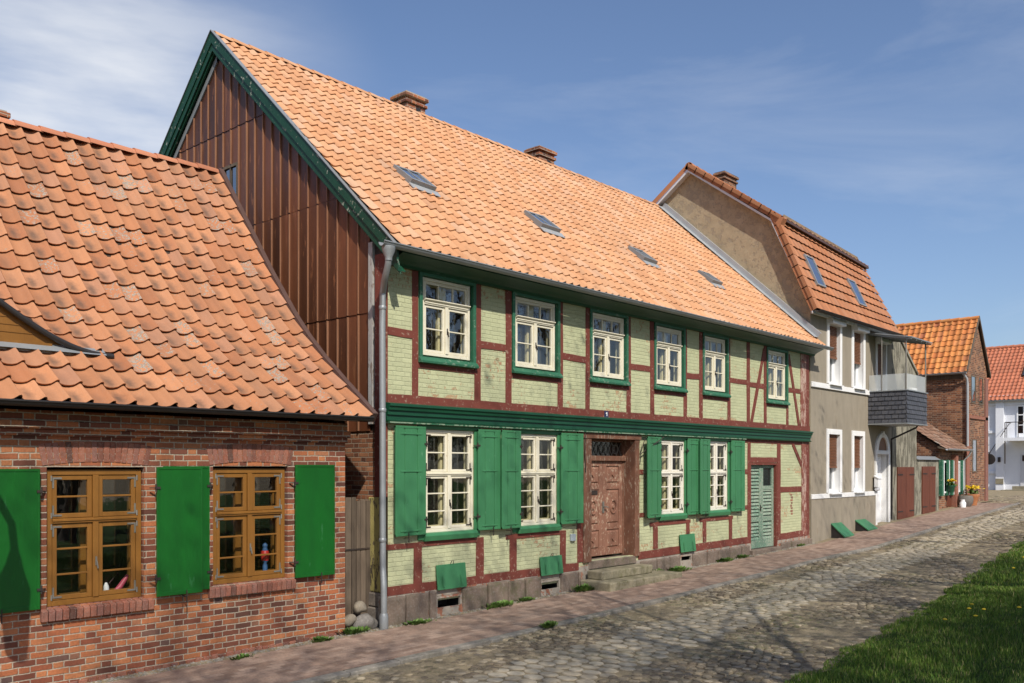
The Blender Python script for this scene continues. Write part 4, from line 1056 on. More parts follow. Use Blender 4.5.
for a, b, c, d in ((y0_, y0_ + .05, z0_, z1_), (y1_ - .05, y1_, z0_, z1_)): gw.box(-.03, .05, a, b, c, d)
gw.box(-.03, .05, y0_ + .05, y1_ - .05, z0_, z0_ + .05); gw.box(-.03, .05, y0_ + .05, y1_ - .05, z1_ - .05, z1_); gw.box(-.025, .045, (y0_ + y1_) / 2 - .015, (y0_ + y1_) / 2 + .015, z0_ + .05, z1_ - .05)
go_ = gw.obj("gable_window", M['woodgrey'], th); g2.quad((.0, y0_ + .04, z0_ + .04), (.0, y1_ - .04, z0_ + .04), (.0, y1_ - .04, z1_ - .04), (.0, y0_ + .04, z1_ - .04)); g2.obj("pane", M['skyglass'], go_)
mb = MB(); mb.box(-.05, .0, .30, .398, 3.05, 5.80); mb.obj("corner_board", paint('grey corner board', (.42, .41, .39), (.33, .32, .30), wear=(.2, .15, .12), wear_amt=.2, wscale=10, stretch=(2, 2, .5)), th)
mb = MB(); mb.box(-.03, .004, .0, .272, 1.95, 5.6); mb.obj("corner_post", T, th, bev=.006)
mb = MB(); mb.box(-.04, .004, .06, .41, .52, 1.945); mb.obj("corner_post", M['yellowpost'], th, bev=.012)
mb = MB(); mb.quad((.0, .22, -.1), (.0, 9.3, -.1), (.0, 9.3, 2.95), (.0, .22, 2.95)); mb.obj("gable_masonry", M['brickfar'], th)
mb = MB(); mb.box(-.07, .0, .02, .44, .30, .515, jit=.01); mb.box(-.09, .0, .0, .48, -.1, .29, jit=.01); mb.obj("corner_stone", M['granite'], th, bev=.02)
# main roof
PM = [(-.42, 5.635), (4.76, 10.33)]
def main_extra(x, y, z): return y, z + .020 * math.sin(x * .9 + .5) * math.sin(y * 1.3) + .008 * math.sin(x * 3.7 + y * 2.1) - .02 * math.sin(PI * max(0, min(1, x / 15)))
wm, LM = slope_warp(PM, main_extra)
hatches = [(1.62, 2.20), (5.03, 5.62), (8.42, 8.95), (11.42, 11.92)]
hS = [(2.40, 3.00), (2.32, 2.92), (2.10, 2.66), (2.06, 2.58)]
roof = tiles(wm, -.13, 74, .2017, steps_of(LM, .315), amp=.020, lift=.024, ov=.05, jit=.007, prof=SPROF).obj("roof", M['roof_main'], th, smooth=40)
mb = MB(); mb.quad(wm(-.10, .03, -.05), wm(14.8, .03, -.05), wm(14.8, LM, -.05), wm(-.10, LM, -.05)); mb.quad((-.12, 4.76, 10.30), (14.8, 4.76, 10.30), (14.8, 9.9, 5.57), (-.12, 9.9, 5.57)); mb.obj("roof_deck", M['deck'], roof)
ridge_run(roof, -.12, 14.7, 4.78, lambda x: 10.29 - .02 * math.sin(PI * max(0, min(1, x / 15))), r=.095, mat=M['roof_main'])
for (a, b), (c, d) in zip(hatches, hS): roof_hatch(roof, wm, a, b, c, d, M['zinc'], M['skyglass'], M['zinclite'], h=.075, tilt=.05)
chimney(th, 4.76, 5.34, 5.0, 5.44, 9.2, 10.84); chimney(th, 9.38, 10.0, 5.0, 5.44, 9.2, 10.82)
mb = MB(); q = lambda x, s, h: wm(x, s, h)
vs = [q(14.52, .30, .055), q(14.72, .30, .07), q(14.72, LM - .1, .07), q(14.52, LM - .1, .055), q(14.71, .30, .20), q(14.71, LM - .1, .20), q(14.80, .30, .20), q(14.80, LM - .1, .20)]
mb.add(vs, [(0, 1, 2, 3), (1, 4, 5, 2), (4, 6, 7, 5)]); mb.obj("wall_flashing", M['zinclite'], roof)
# verge boards
def verge(x0, x1, top, bot, mat, name, yl=-.40, yr=9.9):
    mb = MB(); zt = lambda y: 10.385 - abs(y - 4.77) * .925
    for a, b in ((yl, 4.77), (4.77, yr)):
        A = [(a, zt(a) - bot), (b, zt(b) - bot), (b, zt(b) - top), (a, zt(a) - top)]
        mb.prism(A, 'x', x0, x1)
    return mb.obj(name, mat, th)
vb = verge(-.165, -.130, .0, .22, M['greenverge'], "verge_board"); verge(-.145, -.110, .222, .36, M['greenverge'], "verge_board"); verge(-.108, -.080, .30, .40, M['greenverge'], "verge_board")
verge(-.185, -.095, -.016, -.001, M['zinc'], "verge_cap"); verge(-.079, -.0, .34, .355, M['greendark'], "verge_soffit")
verge(-.05, -.012, .40, .54, M['zinc'], "verge_trim", yl=4.77)
# stone steps at the front door
sp = thing("stone_steps", "two mossy stone steps below the brown front door", "steps", (5.75, -.4, gz(5.7)))
mb = MB(); mb.box(4.56, 7.0, -.78, -.08, gz(5.7) - .15, .295, jit=.008); mb.obj("step", M['stepstone'], sp, bev=.022, seg=2)
mb = MB(); mb.box(4.76, 6.46, -.44, -.09, .30, .458, jit=.008); mb.obj("step", M['stepstone'], sp, bev=.022, seg=2)

# ================================================================== rendered house with the balcony
gh = thing("rendered_house", "tall grey brown rendered house with white framed windows and steep terracotta mansard roof", "house", (17.8, 4, gz(17.8)))
GU = [(16.00, 16.74, 4.74, 6.40), (17.76, 18.50, 4.74, 6.40), (19.62, 20.34, 4.30, 6.25)]
GL = [(15.97, 16.74, 1.68, 3.32), (17.77, 18.46, 1.68, 3.32)]
GD = (19.55, 20.55, .62, 2.86)
mb = MB(); wall(mb, 14.80, 20.92, -.2, 6.72, GU + GL + [GD], 0, .24, 0, 1); mb.obj("wall", [M['render'], M['white']], gh)
mb = MB(); 
mans = [(-.0, 6.3), (-.0, 6.72), (1.10, 9.30), (3.66, 11.18), (6.22, 9.30), (7.3, 6.72), (7.3, 6.3)]
for xx, nm in ((14.80, "gable_wall"), (20.92, "party_wall")):
    MB().add([(xx, u, v) for u, v in mans] + [(xx, 7.3, 0), (xx, 0, 0)], [tuple(range(9))]).obj(nm, M['gablerender'], gh)
mb = MB(); mb.quad((14.8, 7.1, 0), (20.9, 7.1, 0), (20.9, 7.1, 6.7), (14.8, 7.1, 6.7))
for z in (.5, 3.7, 6.6): mb.quad((14.85, .25, z), (20.9, .25, z), (20.9, 7.1, z), (14.85, 7.1, z))
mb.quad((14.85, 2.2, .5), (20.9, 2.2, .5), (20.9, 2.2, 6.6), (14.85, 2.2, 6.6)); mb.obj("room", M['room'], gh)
mb = MB(); mb.box(14.82, 18.98, -.05, .0, 4.575, 4.715); mb.obj("storey_band", M['white'], gh, bev=.006)
mb = MB(); mb.box(14.82, 19.42, -.05, .0, 1.53, 1.66); mb.obj("sill_band", M['white'], gh, bev=.006)
mb = MB(); mb.box(14.80, 19.50, -.030, .0, -.1, 1.528); mb.obj("base_render", M['render'], gh)
mb = MB(); mb.box(14.82, 20.90, -.08, .0, 6.55, 6.74); mb.box(14.82, 20.90, -.12, .0, 6.64, 6.742); mb.obj("eaves_board", M['white'], gh)
def plastic_window(a, b, c, d, blind, sill=True, box=False, up=.14):
    f = MB(); y = .15
    ring(f, a, b, c, d, .05, y, y + .07); ring(f, a + .05, b - .05, c + .05, d - .05, .045, y + .012, y + .062)
    o = f.obj("window", M['plastic'], gh, bev=.004)
    g = MB(); g.quad((a + .09, y + .04, c + .09), (b - .09, y + .04, c + .09), (b - .09, y + .04, d - .09), (a + .09, y + .04, d - .09)); g.obj("pane", M['glass'], o)
    cu = MB(); n = 14
    for k in range(n):
        xa, xb = a + .06 + (b - a - .12) * k / n, a + .06 + (b - a - .12) * (k + 1) / n; ya = y + .14 + .015 * (k % 2); yb = y + .14 + .015 * ((k + 1) % 2)
        cu.quad((xa, ya, c + .06), (xb, yb, c + .06), (xb, yb, d - .05), (xa, ya, d - .05))
    cu.obj("curtain", M['curtain'], o)
    r = MB(); z = d - .005
    while z > blind: r.prism([(.075, z), (.055, z - .012), (.055, z - .034), (.075, z - .042)], 'x', a + .03, b - .03); z -= .044
    r.box(a + .02, b - .02, .05, .08, blind - .045, blind - .0); r.obj("roller_blind", M['roller'], o)
    s = MB(); e = up
    s.box(a - e, a + .0, -.035, .012, c - .0, d + .15); s.box(b, b + e, -.035, .012, c, d + .15); s.box(a, b, -.035, .012, d, d + .15); s.obj("surround", M['white'], o, bev=.005)
    if box:
        k = MB(); k.prism([(-.036, d + .01), (-.17, d + .01), (-.18, d + .04), (-.14, d + .20), (-.036, d + .21)], 'x', a - .10, b + .10); k.obj("roller_box", M['plastic'], o)
    if sill:
        k = MB(); k.prism([(.14, c - .01), (-.13, c - .045), (-.13, c - .02), (.14, c + .02)], 'x', a - .04, b + .04); k.obj("sill", M['plastic'], o)
    return o
for a, b, c, d in GU[:2]: plastic_window(a, b, c, d, 5.52, box=True)
plastic_window(*GU[2], 5.35, box=True, up=.09)
for a, b, c, d in GL: plastic_window(a, b, c, d, 2.42)
# arched house door
mb = MB(); a, b, c, d = GD; xm = (a + b) / 2; hw = (b - a) / 2
mb.box(a - .10, a, -.055, .03, .60, 2.92); mb.box(b, b + .10, -.055, .03, .60, 2.92)
mb.box(a, b, -.05, .10, 2.80, 2.92)
n = 14; rin, rout = hw * .78, hw + .08
P = [(xm + rin * math.cos(PI * k / n), 2.92 + rin * 1.05 * math.sin(PI * k / n)) for k in range(n + 1)] ; Q = [(xm + rout * math.cos(PI * k / n), 2.92 + (rout * .95) * math.sin(PI * k / n)) for k in range(n + 1)]
for k in range(n): mb.prism([P[k], P[k + 1], Q[k + 1], Q[k]], 'y', -.055, .02)
mb.box(xm - .05, xm + .05, -.08, .02, 3.36, 3.52); df = mb.obj("door_surround", M['white'], gh, bev=.005)
mb = MB(); mb.prism(P, 'y', -.012, .012); mb.obj("arch_panel", M['roller'], df)
mb = MB(); mb.box(a + .0, b, .19, .24, .63, 2.80); mb.box(a + .14, b - .14, .178, .188, .75, 1.55); mb.box(a + .14, b - .14, .178, .188, 1.68, 2.68); dr = mb.obj("house_door", M['plastic'], gh, bev=.004)
mb = MB(); mb.tube([(a + .10, .18, 1.6), (a + .10, .12, 1.6), (a + .2, .12, 1.6)], .012, 6); mb.obj("handle", M['steel'], dr)
mb = MB(); mb.box(a - .10, b + .15, -.26, .2, gz(20) - .1, .62); mb.obj("doorstep", M['stepstone'], gh, bev=.012)
for a, b, z in ((16.08, 16.80, .82), (17.82, 18.60, .84)):
    g = gz(a) + .05; yo = -.42
    mb = MB(); mb.add([(a, -.035, z), (b, -.035, z), (b, yo, g + .05), (a, yo, g + .05), (a, -.035, z - .03), (b, -.035, z - .03), (b, yo, g + .02), (a, yo, g + .02)], [(0, 3, 2, 1), (4, 5, 6, 7), (0, 1, 5, 4), (1, 2, 6, 5), (2, 3, 7, 6), (3, 0, 4, 7)])
    o = mb.obj("cellar_hatch", M['green'], gh); mb = MB(); mb.prism([(-.032, g - .04), (-.032, z - .035), (yo + .02, g + .015), (yo + .02, g - .04)], 'x', a + .02, b - .02); mb.obj("hatch_frame", M['blackmetal'], o)
mx_ = thing("mailbox", "white wall mailbox beside the arched white door", "mailbox", (19.42, -.12, 1.75))
mb = MB(); mb.prism([(-.18, 1.78), (-.18, 2.05), (-.06, 2.12), (-.055, 1.78)], 'x', 19.26, 19.52); mb.obj("box_body", M['plastic'], mx_, bev=.006); mb = MB(); mb.prism([(-.20, 2.04), (-.20, 2.06), (-.056, 2.14), (-.056, 2.12)], 'x', 19.24, 19.54); mb.obj("lid", M['plastic'], mx_); mb = MB(); mb.tube([(19.27, -.11, 1.72), (19.51, -.11, 1.72)], .045, 10); mb.obj("paper_roll", M['greywhite'], mx_)
# balcony
mb = MB(); X0, X1, YB = 18.92, 20.72, -1.14
mb.box(X0 + .02, X1 - .02, YB + .02, -.002, 3.74, 4.60); bo = mb.obj("balcony", M['slate'], gh)
sh = MB(); rows = 7; z = 3.70
for r_ in range(rows):
    zb = 3.72 + r_ * .135; y = 0; k = 0
    yy = -.005 - (.0 if r_ % 2 else .10)
    L_ = -YB
    p = -(.20 if r_ % 2 else .10)
    u = 0.0
    edges = [0] + [v for v in np.arange(.10 if r_ % 2 else .20, L_, .20)] + [L_]
    for a, b in zip(edges, edges[1:]): j = random.uniform(0, .004); sh.add([(X0 - .012 - j, -a - .009, zb), (X0 - .012 - j, -b + .009, zb), (X0 + .012, -b + .003, zb + .15), (X0 + .012, -a - .003, zb + .15), (X0 + .015, -a - .009, zb), (X0 + .015, -b + .009, zb)], [(0, 1, 2, 3), (0, 4, 5, 1)])
    W_ = X1 - X0; edges = [0] + [v for v in np.arange(.10 if r_ % 2 else .20, W_, .20)] + [W_]
    for a, b in zip(edges, edges[1:]): j = random.uniform(0, .004); sh.add([(X0 + a + .009, YB - .012 - j, zb), (X0 + b - .009, YB - .012 - j, zb), (X0 + b - .009, YB + .012, zb + .15), (X0 + a + .009, YB + .012, zb + .15), (X0 + a + .009, YB + .015, zb), (X0 + b - .009, YB + .015, zb)], [(0, 1, 2, 3), (0, 4, 5, 1)])
sh.obj("slate_cladding", M['slate'], bo)
mb = MB(); mb.box(X0 - .03, X1 + .03, YB - .03, -.001, 4.672, 4.70); mb.obj("balcony_rim", M['zinc'], bo); MB().box(X0 - .02, X1 + .02, YB - .02, -.001, 3.68, 3.715).obj("balcony_underside", M['zinc'], bo)
mb = MB(); mb.quad((X0 + .03, -.02, 4.70), (X0 + .03, YB + .04, 4.70), (X0 + .03, YB + .04, 5.18), (X0 + .03, -.02, 5.18)); mb.quad((X0 + .04, YB + .03, 4.70), (X1 - .04, YB + .03, 4.70), (X1 - .04, YB + .03, 5.18), (X0 + .04, YB + .03, 5.18)); mb.obj("glass_parapet", M['frost'], bo)
mb = MB()
for x, y in ((X0 + .03, YB + .03), (X1 - .04, YB + .03)): mb.tube([(x, y, 4.70), (x, y, 6.30)], .022, 8)
mb.tube([(X0 + .03, -.40, 4.70), (X0 + .03, -.40, 6.34)], .018, 8); mb.obj("canopy_post", M['steel'], bo)
mb = MB(); vs = [(X0 - .05, 0.0, 6.46), (X1 + .05, 0.0, 6.46), (X1 + .05, YB - .15, 6.22), (X0 - .05, YB - .15, 6.22)]; mb.add(vs + [(x, y, z + .03) for x, y, z in vs], [(0, 1, 2, 3), (4, 7, 6, 5), (0, 4, 5, 1), (1, 5, 6, 2), (2, 6, 7, 3), (3, 7, 4, 0)])
for k in range(5):
    x = X0 + k * (X1 - X0) / 4; mb.bar((x, 0, 6.43), (x, YB - .13, 6.19), .03, .04, up=(0, 0, 1))
mb.obj("canopy", M['zinc'], bo)
mb = MB(); mb.tube([(X1 - .25, -.95, 3.70), (X1 - .25, -.90, 3.62), (X1 - .12, -.10, 3.28), (X1 + .02, -.06, 3.15), (X1 + .02, -.06, gz(20.7) + .1)], .030, 8); mb.obj("drain_pipe", M['blackmetal'], bo, smooth=50)
# mansard roof
PG = [(-.24, 6.62), (.94, 9.38), (3.66, 11.34)]
PG1, PG2 = PG[:2], PG[1:]
def sag(x, y, z): return y, z - .055 * max(0, x - 14.5) * max(0, min(1, (z - 6.66) / 2.66))
flat = [(0, 0), (.12, .35), (.3, .0), (.5, -.25), (.7, .0), (.85, .8), (.94, .8), (1.0, 0)]
w1_, L1 = slope_warp(PG1, sag); w2_, L2 = slope_warp([(.74, 9.25), (3.66, 11.34)], sag)
roof = tiles(w1_, 14.66, 21, .296, steps_of(L1, .325), amp=.018, lift=.046, ov=.04, jit=.002, prof=flat).obj("roof", M['roof_gray'], gh, smooth=40)
tiles(w2_, 14.66, 21, .296, steps_of(L2, .36), amp=.018, lift=.035, ov=.04, jit=.002, prof=flat).obj("upper_roof", M['roof_gray'], gh, smooth=40)
mb = MB(); mb.quad(w1_(14.55, .02, -.05), w1_(20.85, .02, -.05), w1_(20.85, L1, -.05), w1_(14.55, L1, -.05)); mb.quad(w2_(14.5, .02, -.05), w2_(20.85, .02, -.05), w2_(20.85, L2, -.05), w2_(14.5, L2, -.05)); mb.quad((14.66, 3.66, 11.26), (20.85, 3.66, 10.9), (20.85, 6.38, 9.0), (14.66, 6.38, 9.3)); mb.quad((14.66, 6.38, 9.3), (20.85, 6.38, 9.0), (20.85, 7.6, 6.6), (14.66, 7.6, 6.6)); mb.obj("roof_deck", M['deck'], roof)
ridge_run(roof, 14.62, 20.9, 3.66, lambda x: 11.30 - .055 * (x - 14.5), r=.11, mat=M['roof_gray'])
mb = MB()
for w_, L_ in ((w1_, L1), (w2_, L2)):
    n = int(L_ / .33)
    for k in range(n):
        a, b = L_ * k / n, L_ * (k + 1) / n + .03
        vs = [w_(14.57, a, .055), w_(14.78, a, .06), w_(14.78, b, .05), w_(14.57, b, .045), w_(14.57, a, -.13), w_(14.57, b, -.14)]
        mb.add(vs, [(0, 1, 2, 3), (0, 3, 5, 4)])
mb.add([(14.555, .66, 9.20), (14.555, 1.02, 9.46), (14.555, 1.05, 9.30), (14.555, .80, 8.95), (14.80, .66, 9.22), (14.80, 1.02, 9.47), (14.80, 1.05, 9.30), (14.80, .80, 8.95)], [(0, 1, 2, 3), (4, 7, 6, 5), (0, 4, 5, 1), (1, 5, 6, 2), (2, 6, 7, 3), (3, 7, 4, 0)])
P = lambda y, z: (14.44, y, z)
for a, b in (((3.66, 11.38), (6.38, 9.42)), ((6.38, 9.42), (7.6, 6.66))):
    mb.add([(14.57, a[0], a[1]), (14.78, a[0], a[1]), (14.78, b[0], b[1]), (14.57, b[0], b[1]), (14.57, a[0], a[1] - .18), (14.57, b[0], b[1] - .18)], [(0, 1, 2, 3), (0, 3, 5, 4)])
mb.obj("verge_tile", M['roof_gray'], roof)
mb = MB(); VP = [(-.16, 6.56), (1.04, 9.24), (3.66, 11.17), (6.28, 9.24), (7.5, 6.5)]
for a, b in zip(VP, VP[1:]): mb.prism([(a[0], a[1] - .05), (b[0], b[1] - .05), (b[0], b[1] + .02), (a[0], a[1] + .02)], 'x', 14.575, 14.60); mb.prism([(a[0], a[1] - .02), (b[0], b[1] - .02), (b[0], b[1]), (a[0], a[1])], 'x', 14.60, 14.80)
mb.obj("verge_soffit", M['greywhite'], roof)
mb = MB()
mb.add([(14.70, .72, 9.19), (20.9, .72, 8.85), (20.9, .72, 8.92), (14.70, .72, 9.26)], [(0, 1, 2, 3)]); mb.add([(14.70, .72, 9.19), (20.9, .72, 8.85), (20.9, .92, 8.87), (14.70, .92, 9.21)], [(0, 1, 2, 3)]); mb.obj("mansard_fascia", M['flash'], roof)
mb = MB(); half_gutter(mb, 14.60, 20.95, -.30, 6.60, .062); mb.obj("gutter", M['iron'], gh, smooth=50)
roof_hatch(roof, w1_, 15.36, 15.94, .86, 1.86, M['zinc'], M['skyglass'], None, h=.08, bar=False); roof_hatch(roof, w1_, 18.22, 18.80, .72, 1.70, M['zinc'], M['skyglass'], None, h=.08, bar=False)
chimney(gh, 17.54, 18.36, 4.1, 4.42, 10.4, 11.94, holes=False, capped=True, mat=M['brickfar'])

# ================================================================== old outbuilding with brown doors
ob = thing("outbuilding", "stained plaster outbuilding with sloping top and two pairs of red brown doors", "outbuilding", (23.2, 1.5, gz(23)))
mb = MB(); mb.prism([(20.93, .2), (23.28, .2), (23.28, 5.55), (22.2, 6.2), (20.93, 7.0)], 'y', .0, 4.5); mb.obj("wall", M['render2'], ob)
mb = MB(); mb.prism([(20.93, 7.0), (22.2, 6.2), (23.30, 5.53), (23.36, 5.58), (22.24, 6.28), (20.93, 7.09)], 'y', -.05, 4.5); mb.obj("wall_coping", M['render2'], ob)
mb = MB(); mb.box(23.285, 25.62, .0, .28, .3, 2.66); mb.obj("yard_wall", M['render2'], ob)
mb = MB(); mb.prism([(-.07, 2.655), (.14, 2.78), (.34, 2.655)], 'x', 23.29, 25.66); mb.obj("wall_coping", M['zinc'], ob)
mb = MB(); mb.add([(23.30, 1.1, 2.7), (25.64, 1.1, 2.7), (25.64, 3.6, 2.75), (23.30, 3.6, 4.1), (23.3, .9, 2.68), (25.64, .9, 2.68)], [(0, 1, 2, 3), (4, 5, 1, 0)]); mb.obj("lean_to_roof", M['woodred'], ob)
for a, b, c, d in ((21.36, 22.92, .70, 2.40), (23.76, 25.16, .78, 2.42)):
    n = 5
    for h_ in (0, 1):
        mb = MB(); xa = a + (b - a) * h_ / 2 + .008; xb = a + (b - a) * (h_ + 1) / 2 - .008
        for k in range(n): mb.box(xa + (xb - xa) * k / n + .002, xa + (xb - xa) * (k + 1) / n - .002, -.04 - random.uniform(0, .004), .0, c, d)
        o = mb.obj("door_leaf", M['woodred'], ob, bev=.003)
        for z in (c + .25, d - .25): m2 = MB(); m2.box(*sorted(((xa if h_ == 0 else xb), (xa + .45 if h_ == 0 else xb - .45))), -.054, -.045, z - .02, z + .02); m2.obj("hinge", M['iron'], o)
mb = MB(); mb.box(22.55, 23.05, -.09, .0, 4.98, 5.05); mb.obj("window_ledge", M['white'], ob)
mb = MB(); mb.box(22.60, 23.0, -.01, .0, 4.20, 4.97); mb.obj("blind_window", M['greywhite'], ob)

# ================================================================== small annex with the pent roof
an = thing("shop_annex", "tiny brick annex with a soiled pent roof and green white shutters", "annex", (27.2, .8, gz(27)))
AF = .06
mb = MB(); mb.quad((25.84, AF, .6), (28.8, AF, .6), (28.8, AF, 3.12), (25.84, AF, 3.12)); mb.add([(25.84, AF, .6), (25.84, 2.8, .6), (25.84, 2.8, 4.9), (25.84, AF, 3.12)], [(0, 1, 2, 3)]); mb.obj("wall", M['brickfar'], an)
PA = [(-.22, 3.05), (2.6, 4.95)]; wa, LA = slope_warp(PA)
ar = tiles(wa, 25.70, 15, .205, steps_of(LA, .26), amp=.012, lift=.02, ov=.05, jit=.012).obj("roof", M['roof_dark'], an, smooth=40)
mb = MB(); mb.quad(wa(25.72, .02, -.04), wa(28.76, .02, -.04), wa(28.76, LA, -.04), wa(25.72, LA, -.04)); mb.obj("roof_deck", M['deck'], ar)
mb = MB(); mb.prism([(AF, 3.08), (-.20, 3.02), (-.20, 3.06), (AF, 3.16)], 'x', 25.7, 28.78); mb.obj("eaves_board", M['woodgrey'], an)
mb = MB(); half_gutter(mb, 25.66, 28.72, -.27, 3.05, .055); mb.tube([(28.60, -.27, 3.0), (28.60, -.20, 2.85), (28.62, -.02, 2.68), (28.62, -.02, 1.0)], .035, 8); mb.obj("gutter", M['zinclite'], an, smooth=50)
for x in (26.28, 27.95):
    f = MB(); ring(f, x - .25, x + .25, 1.45, 2.62, .06, .0, .055); f.box(x - .02, x + .02, .005, .05, 1.5, 2.56); wo = f.obj("window", M['plastic'], an); g = MB(); g.quad((x - .2, .04, 1.5), (x + .2, .04, 1.5), (x + .2, .04, 2.57), (x - .2, .04, 2.57)); g.obj("pane", M['skyglass'], wo)
for x, w_ in ((25.90, .26), (26.56, .20), (27.05, .30), (27.62, .20), (28.26, .28)):
    mb = MB(); mb.box(x - .09, x + w_ * .4, -.06, .055, 1.36, 2.66); so = mb.obj("shutter", M['greendoor'] if False else M['greenlite'], an); mb = MB(); mb.box(x + w_ * .4 + .002, x + w_ * .4 + .08, -.055, .052, 1.38, 2.64); mb.obj("shutter_panel", M['white'], so)
mb = MB(); mb.box(27.28, 27.52, -.12, .055, .9, 2.85); mb.obj("brick_pier", M['brickpiece'], an)
mb = MB(); mb.box(26.7, 27.25, .04, .056, .95, 2.6); mb.obj("door", M['woodred'], an)

# ================================================================== tall brick house
tb = thing("tall_brick_house", "tall narrow weathered brick house with amber pantile roof and white downpipe", "house", (30.3, 3, gz(30)))
mb = MB(); X0, X1, XM, YF = 28.87, 31.75, 30.31, .0
mb.add([(X0, YF, .5), (X1, YF, .5), (X1, YF, 6.22), (XM, YF, 8.25), (X0, YF, 6.22)], [(0, 1, 2, 3, 4)]); mb.quad((X0, YF, .5), (X0, YF, 6.2), (X0, 9, 6.2), (X0, 9, .5)); mb.quad((X1, YF, .5), (X1, 9, .5), (X1, 9, 6.2), (X1, YF, 6.2)); mb.add([(X0, 9, .5), (X1, 9, .5), (X1, 9, 6.22), (XM, 9, 8.25), (X0, 9, 6.22)], [(0, 1, 2, 3, 4)]); mb.obj("wall", M['brickfar'], tb)
mb = MB(); mb.box(X0 - .04, X0, YF + .05, 9, 5.82, 6.16); mb.obj("brick_frieze", M['woodgrey'], tb)
mb = MB(); mb.box(X0 - .03, X1 + .03, -.05, .0, 4.30, 4.42); mb.box(X0 - .03, X0 + .35, -.05, .0, .7, 4.30); mb.box(X1 - .35, X1 + .03, -.05, .0, .7, 6.0); mb.obj("brick_ledge", M['brickpiece'], tb)
for a, b, c, d in ((29.55, 30.15, 4.9, 6.0), (29.7, 30.3, 2.2, 3.5), (30.6, 31.15, 4.9, 6.0)):
    mb = MB(); ring(mb, a, b, c, d, .05, -.02, .01); o = mb.obj("window", M['woodgrey'], tb); mb = MB(); mb.quad((a + .05, -.006, c + .05), (b - .05, -.006, c + .05), (b - .05, -.006, d - .05), (a + .05, -.006, d - .05)); mb.obj("pane", M['skyglass'], o)
# roof slopes fall to -X and +X: swap the axes of the tile builder
def sw(f): return lambda x, s, h: (lambda p: (XM - (4.40 - p[1]), x, p[2]))(f(x, s, h))
wt, LT = slope_warp([(4.40 - 1.64, 6.05), (4.40, 8.33)]); wt2 = sw(wt)
rt = tiles(lambda x, s, h: wt2(9.2 - x, s, h), 0, 40, .232, steps_of(LT, .29), amp=.026, lift=.03, ov=.05, jit=.008, prof=SPROF).obj("roof", M['roof_tall'], tb, smooth=40)
mb = MB(); mb.quad((XM - 1.6, -.05, 6.03), (XM, -.05, 8.27), (XM, 9.2, 8.27), (XM - 1.6, 9.2, 6.03)); mb.quad((XM, -.08, 8.30), (XM + 1.62, -.08, 6.06), (XM + 1.62, 9.2, 6.06), (XM, 9.2, 8.30)); mb.obj("roof_deck", M['deck'], rt)
mb = MB()
for k in range(26): mb.tube([(XM, -.1 + k * .36, 8.31), (XM, -.1 + k * .36 + .38, 8.30)], [.10, .088], 10)
mb.obj("ridge_tile", M['roof_tall'], rt, smooth=60)
mb = MB(); 
for s_ in (-1, 1): mb.prism([(XM, 8.26), (XM + s_ * 1.62, 6.02), (XM + s_ * 1.62, 6.16), (XM, 8.40)], 'y', -.12, -.07)
mb.obj("verge_board", M['woodgrey'], tb)
mb = MB(); vs = []; g = MB(); half_gutter(g, 0, 9.2, 0, 6.03, .06); g.v = [(XM - 1.72 + y, x - .1, z) for x, y, z in g.v]; g.obj("gutter", M['zinc'], tb, smooth=50)
mb = MB(); mb.tube([(XM - 1.72, .02, 6.0), (X0 - .08, -.06, 5.80), (X0 - .06, -.08, 5.6), (X0 - .06, -.08, 3.2)], .045, 8); mb.obj("downpipe", M['zinclite'], tb, smooth=50)
sg = thing("round_sign", "round black sign on a bracket at the tall brick house corner", "sign", (31.9, -.3, 2.6))
mb = MB(); mb.tube([(31.96, -.05, 2.72), (32.0, -.05, 2.72)], .22, 20); mb.obj("sign_disc", M['blackmetal'], sg, bev=.006); mb = MB(); mb.tube([(31.74, -.05, 2.99), (32.1, -.05, 2.99)], .018, 6); mb.tube([(31.98, -.05, 2.99), (31.98, -.05, 2.93)], .015, 6); mb.obj("bracket", M['iron'], sg)

# ================================================================== white house closing the street
wh = thing("white_house", "bluish white two storey house with a red pantile roof closing the street", "house", (55, 3, 1.0))
XW = 52.0
mb = MB(); mb.quad((XW, -6, .4), (XW, 14, .4), (XW, 14, 6.75), (XW, -6, 6.75)); mb.add([(XW, -6, .4), (XW + 7.5, -6, .4), (XW + 7.5, -6, 6.75), (XW + 3.75, -6, 10.1), (XW, -6, 6.75)], [(0, 1, 2, 3, 4)]); mb.obj("wall", M['bluewhite'], wh)
wq, LQ = slope_warp([(4.4 - 4.05, 6.45), (4.4, 10.1)])
rw = tiles(lambda x, s, h: (lambda p: (XW + 3.75 - (4.4 - p[1]), 14.2 - p[0], p[2]))(wq(x, s, h)), 0, 84, .24, steps_of(LQ, .34), amp=.03, lift=.035, ov=.05, jit=.004, prof=SPROF).obj("roof", M['roof_white'], wh, smooth=40)
mb = MB(); mb.quad((XW - .3, -6.1, 6.38), (XW - .3, 14.2, 6.38), (XW + 3.75, 14.2, 10.02), (XW + 3.75, -6.1, 10.02)); mb.quad((XW + 3.75, -6.1, 10.05), (XW + 3.75, 14.2, 10.05), (XW + 7.8, 14.2, 6.4), (XW + 7.8, -6.1, 6.4)); mb.obj("roof_deck", M['deck'], rw)
mb = MB()
for k in range(50): mb.tube([(XW + 3.75, -6.1 + k * .41, 10.10), (XW + 3.75, -6.1 + k * .41 + .43, 10.08)], [.13, .115], 10)
mb.obj("ridge_tile", M['roof_white'], rw, smooth=60)
wS = lambda x, s, h: (lambda p: (XW + 3.75 - (4.4 - p[1]), 14.2 - p[0], p[2]))(wq(x, s, h))
roof_hatch(rw, wS, 10.62, 11.62, 2.2, 3.3, M['iron'], M['skyglass'], None, h=.12, bar=False)
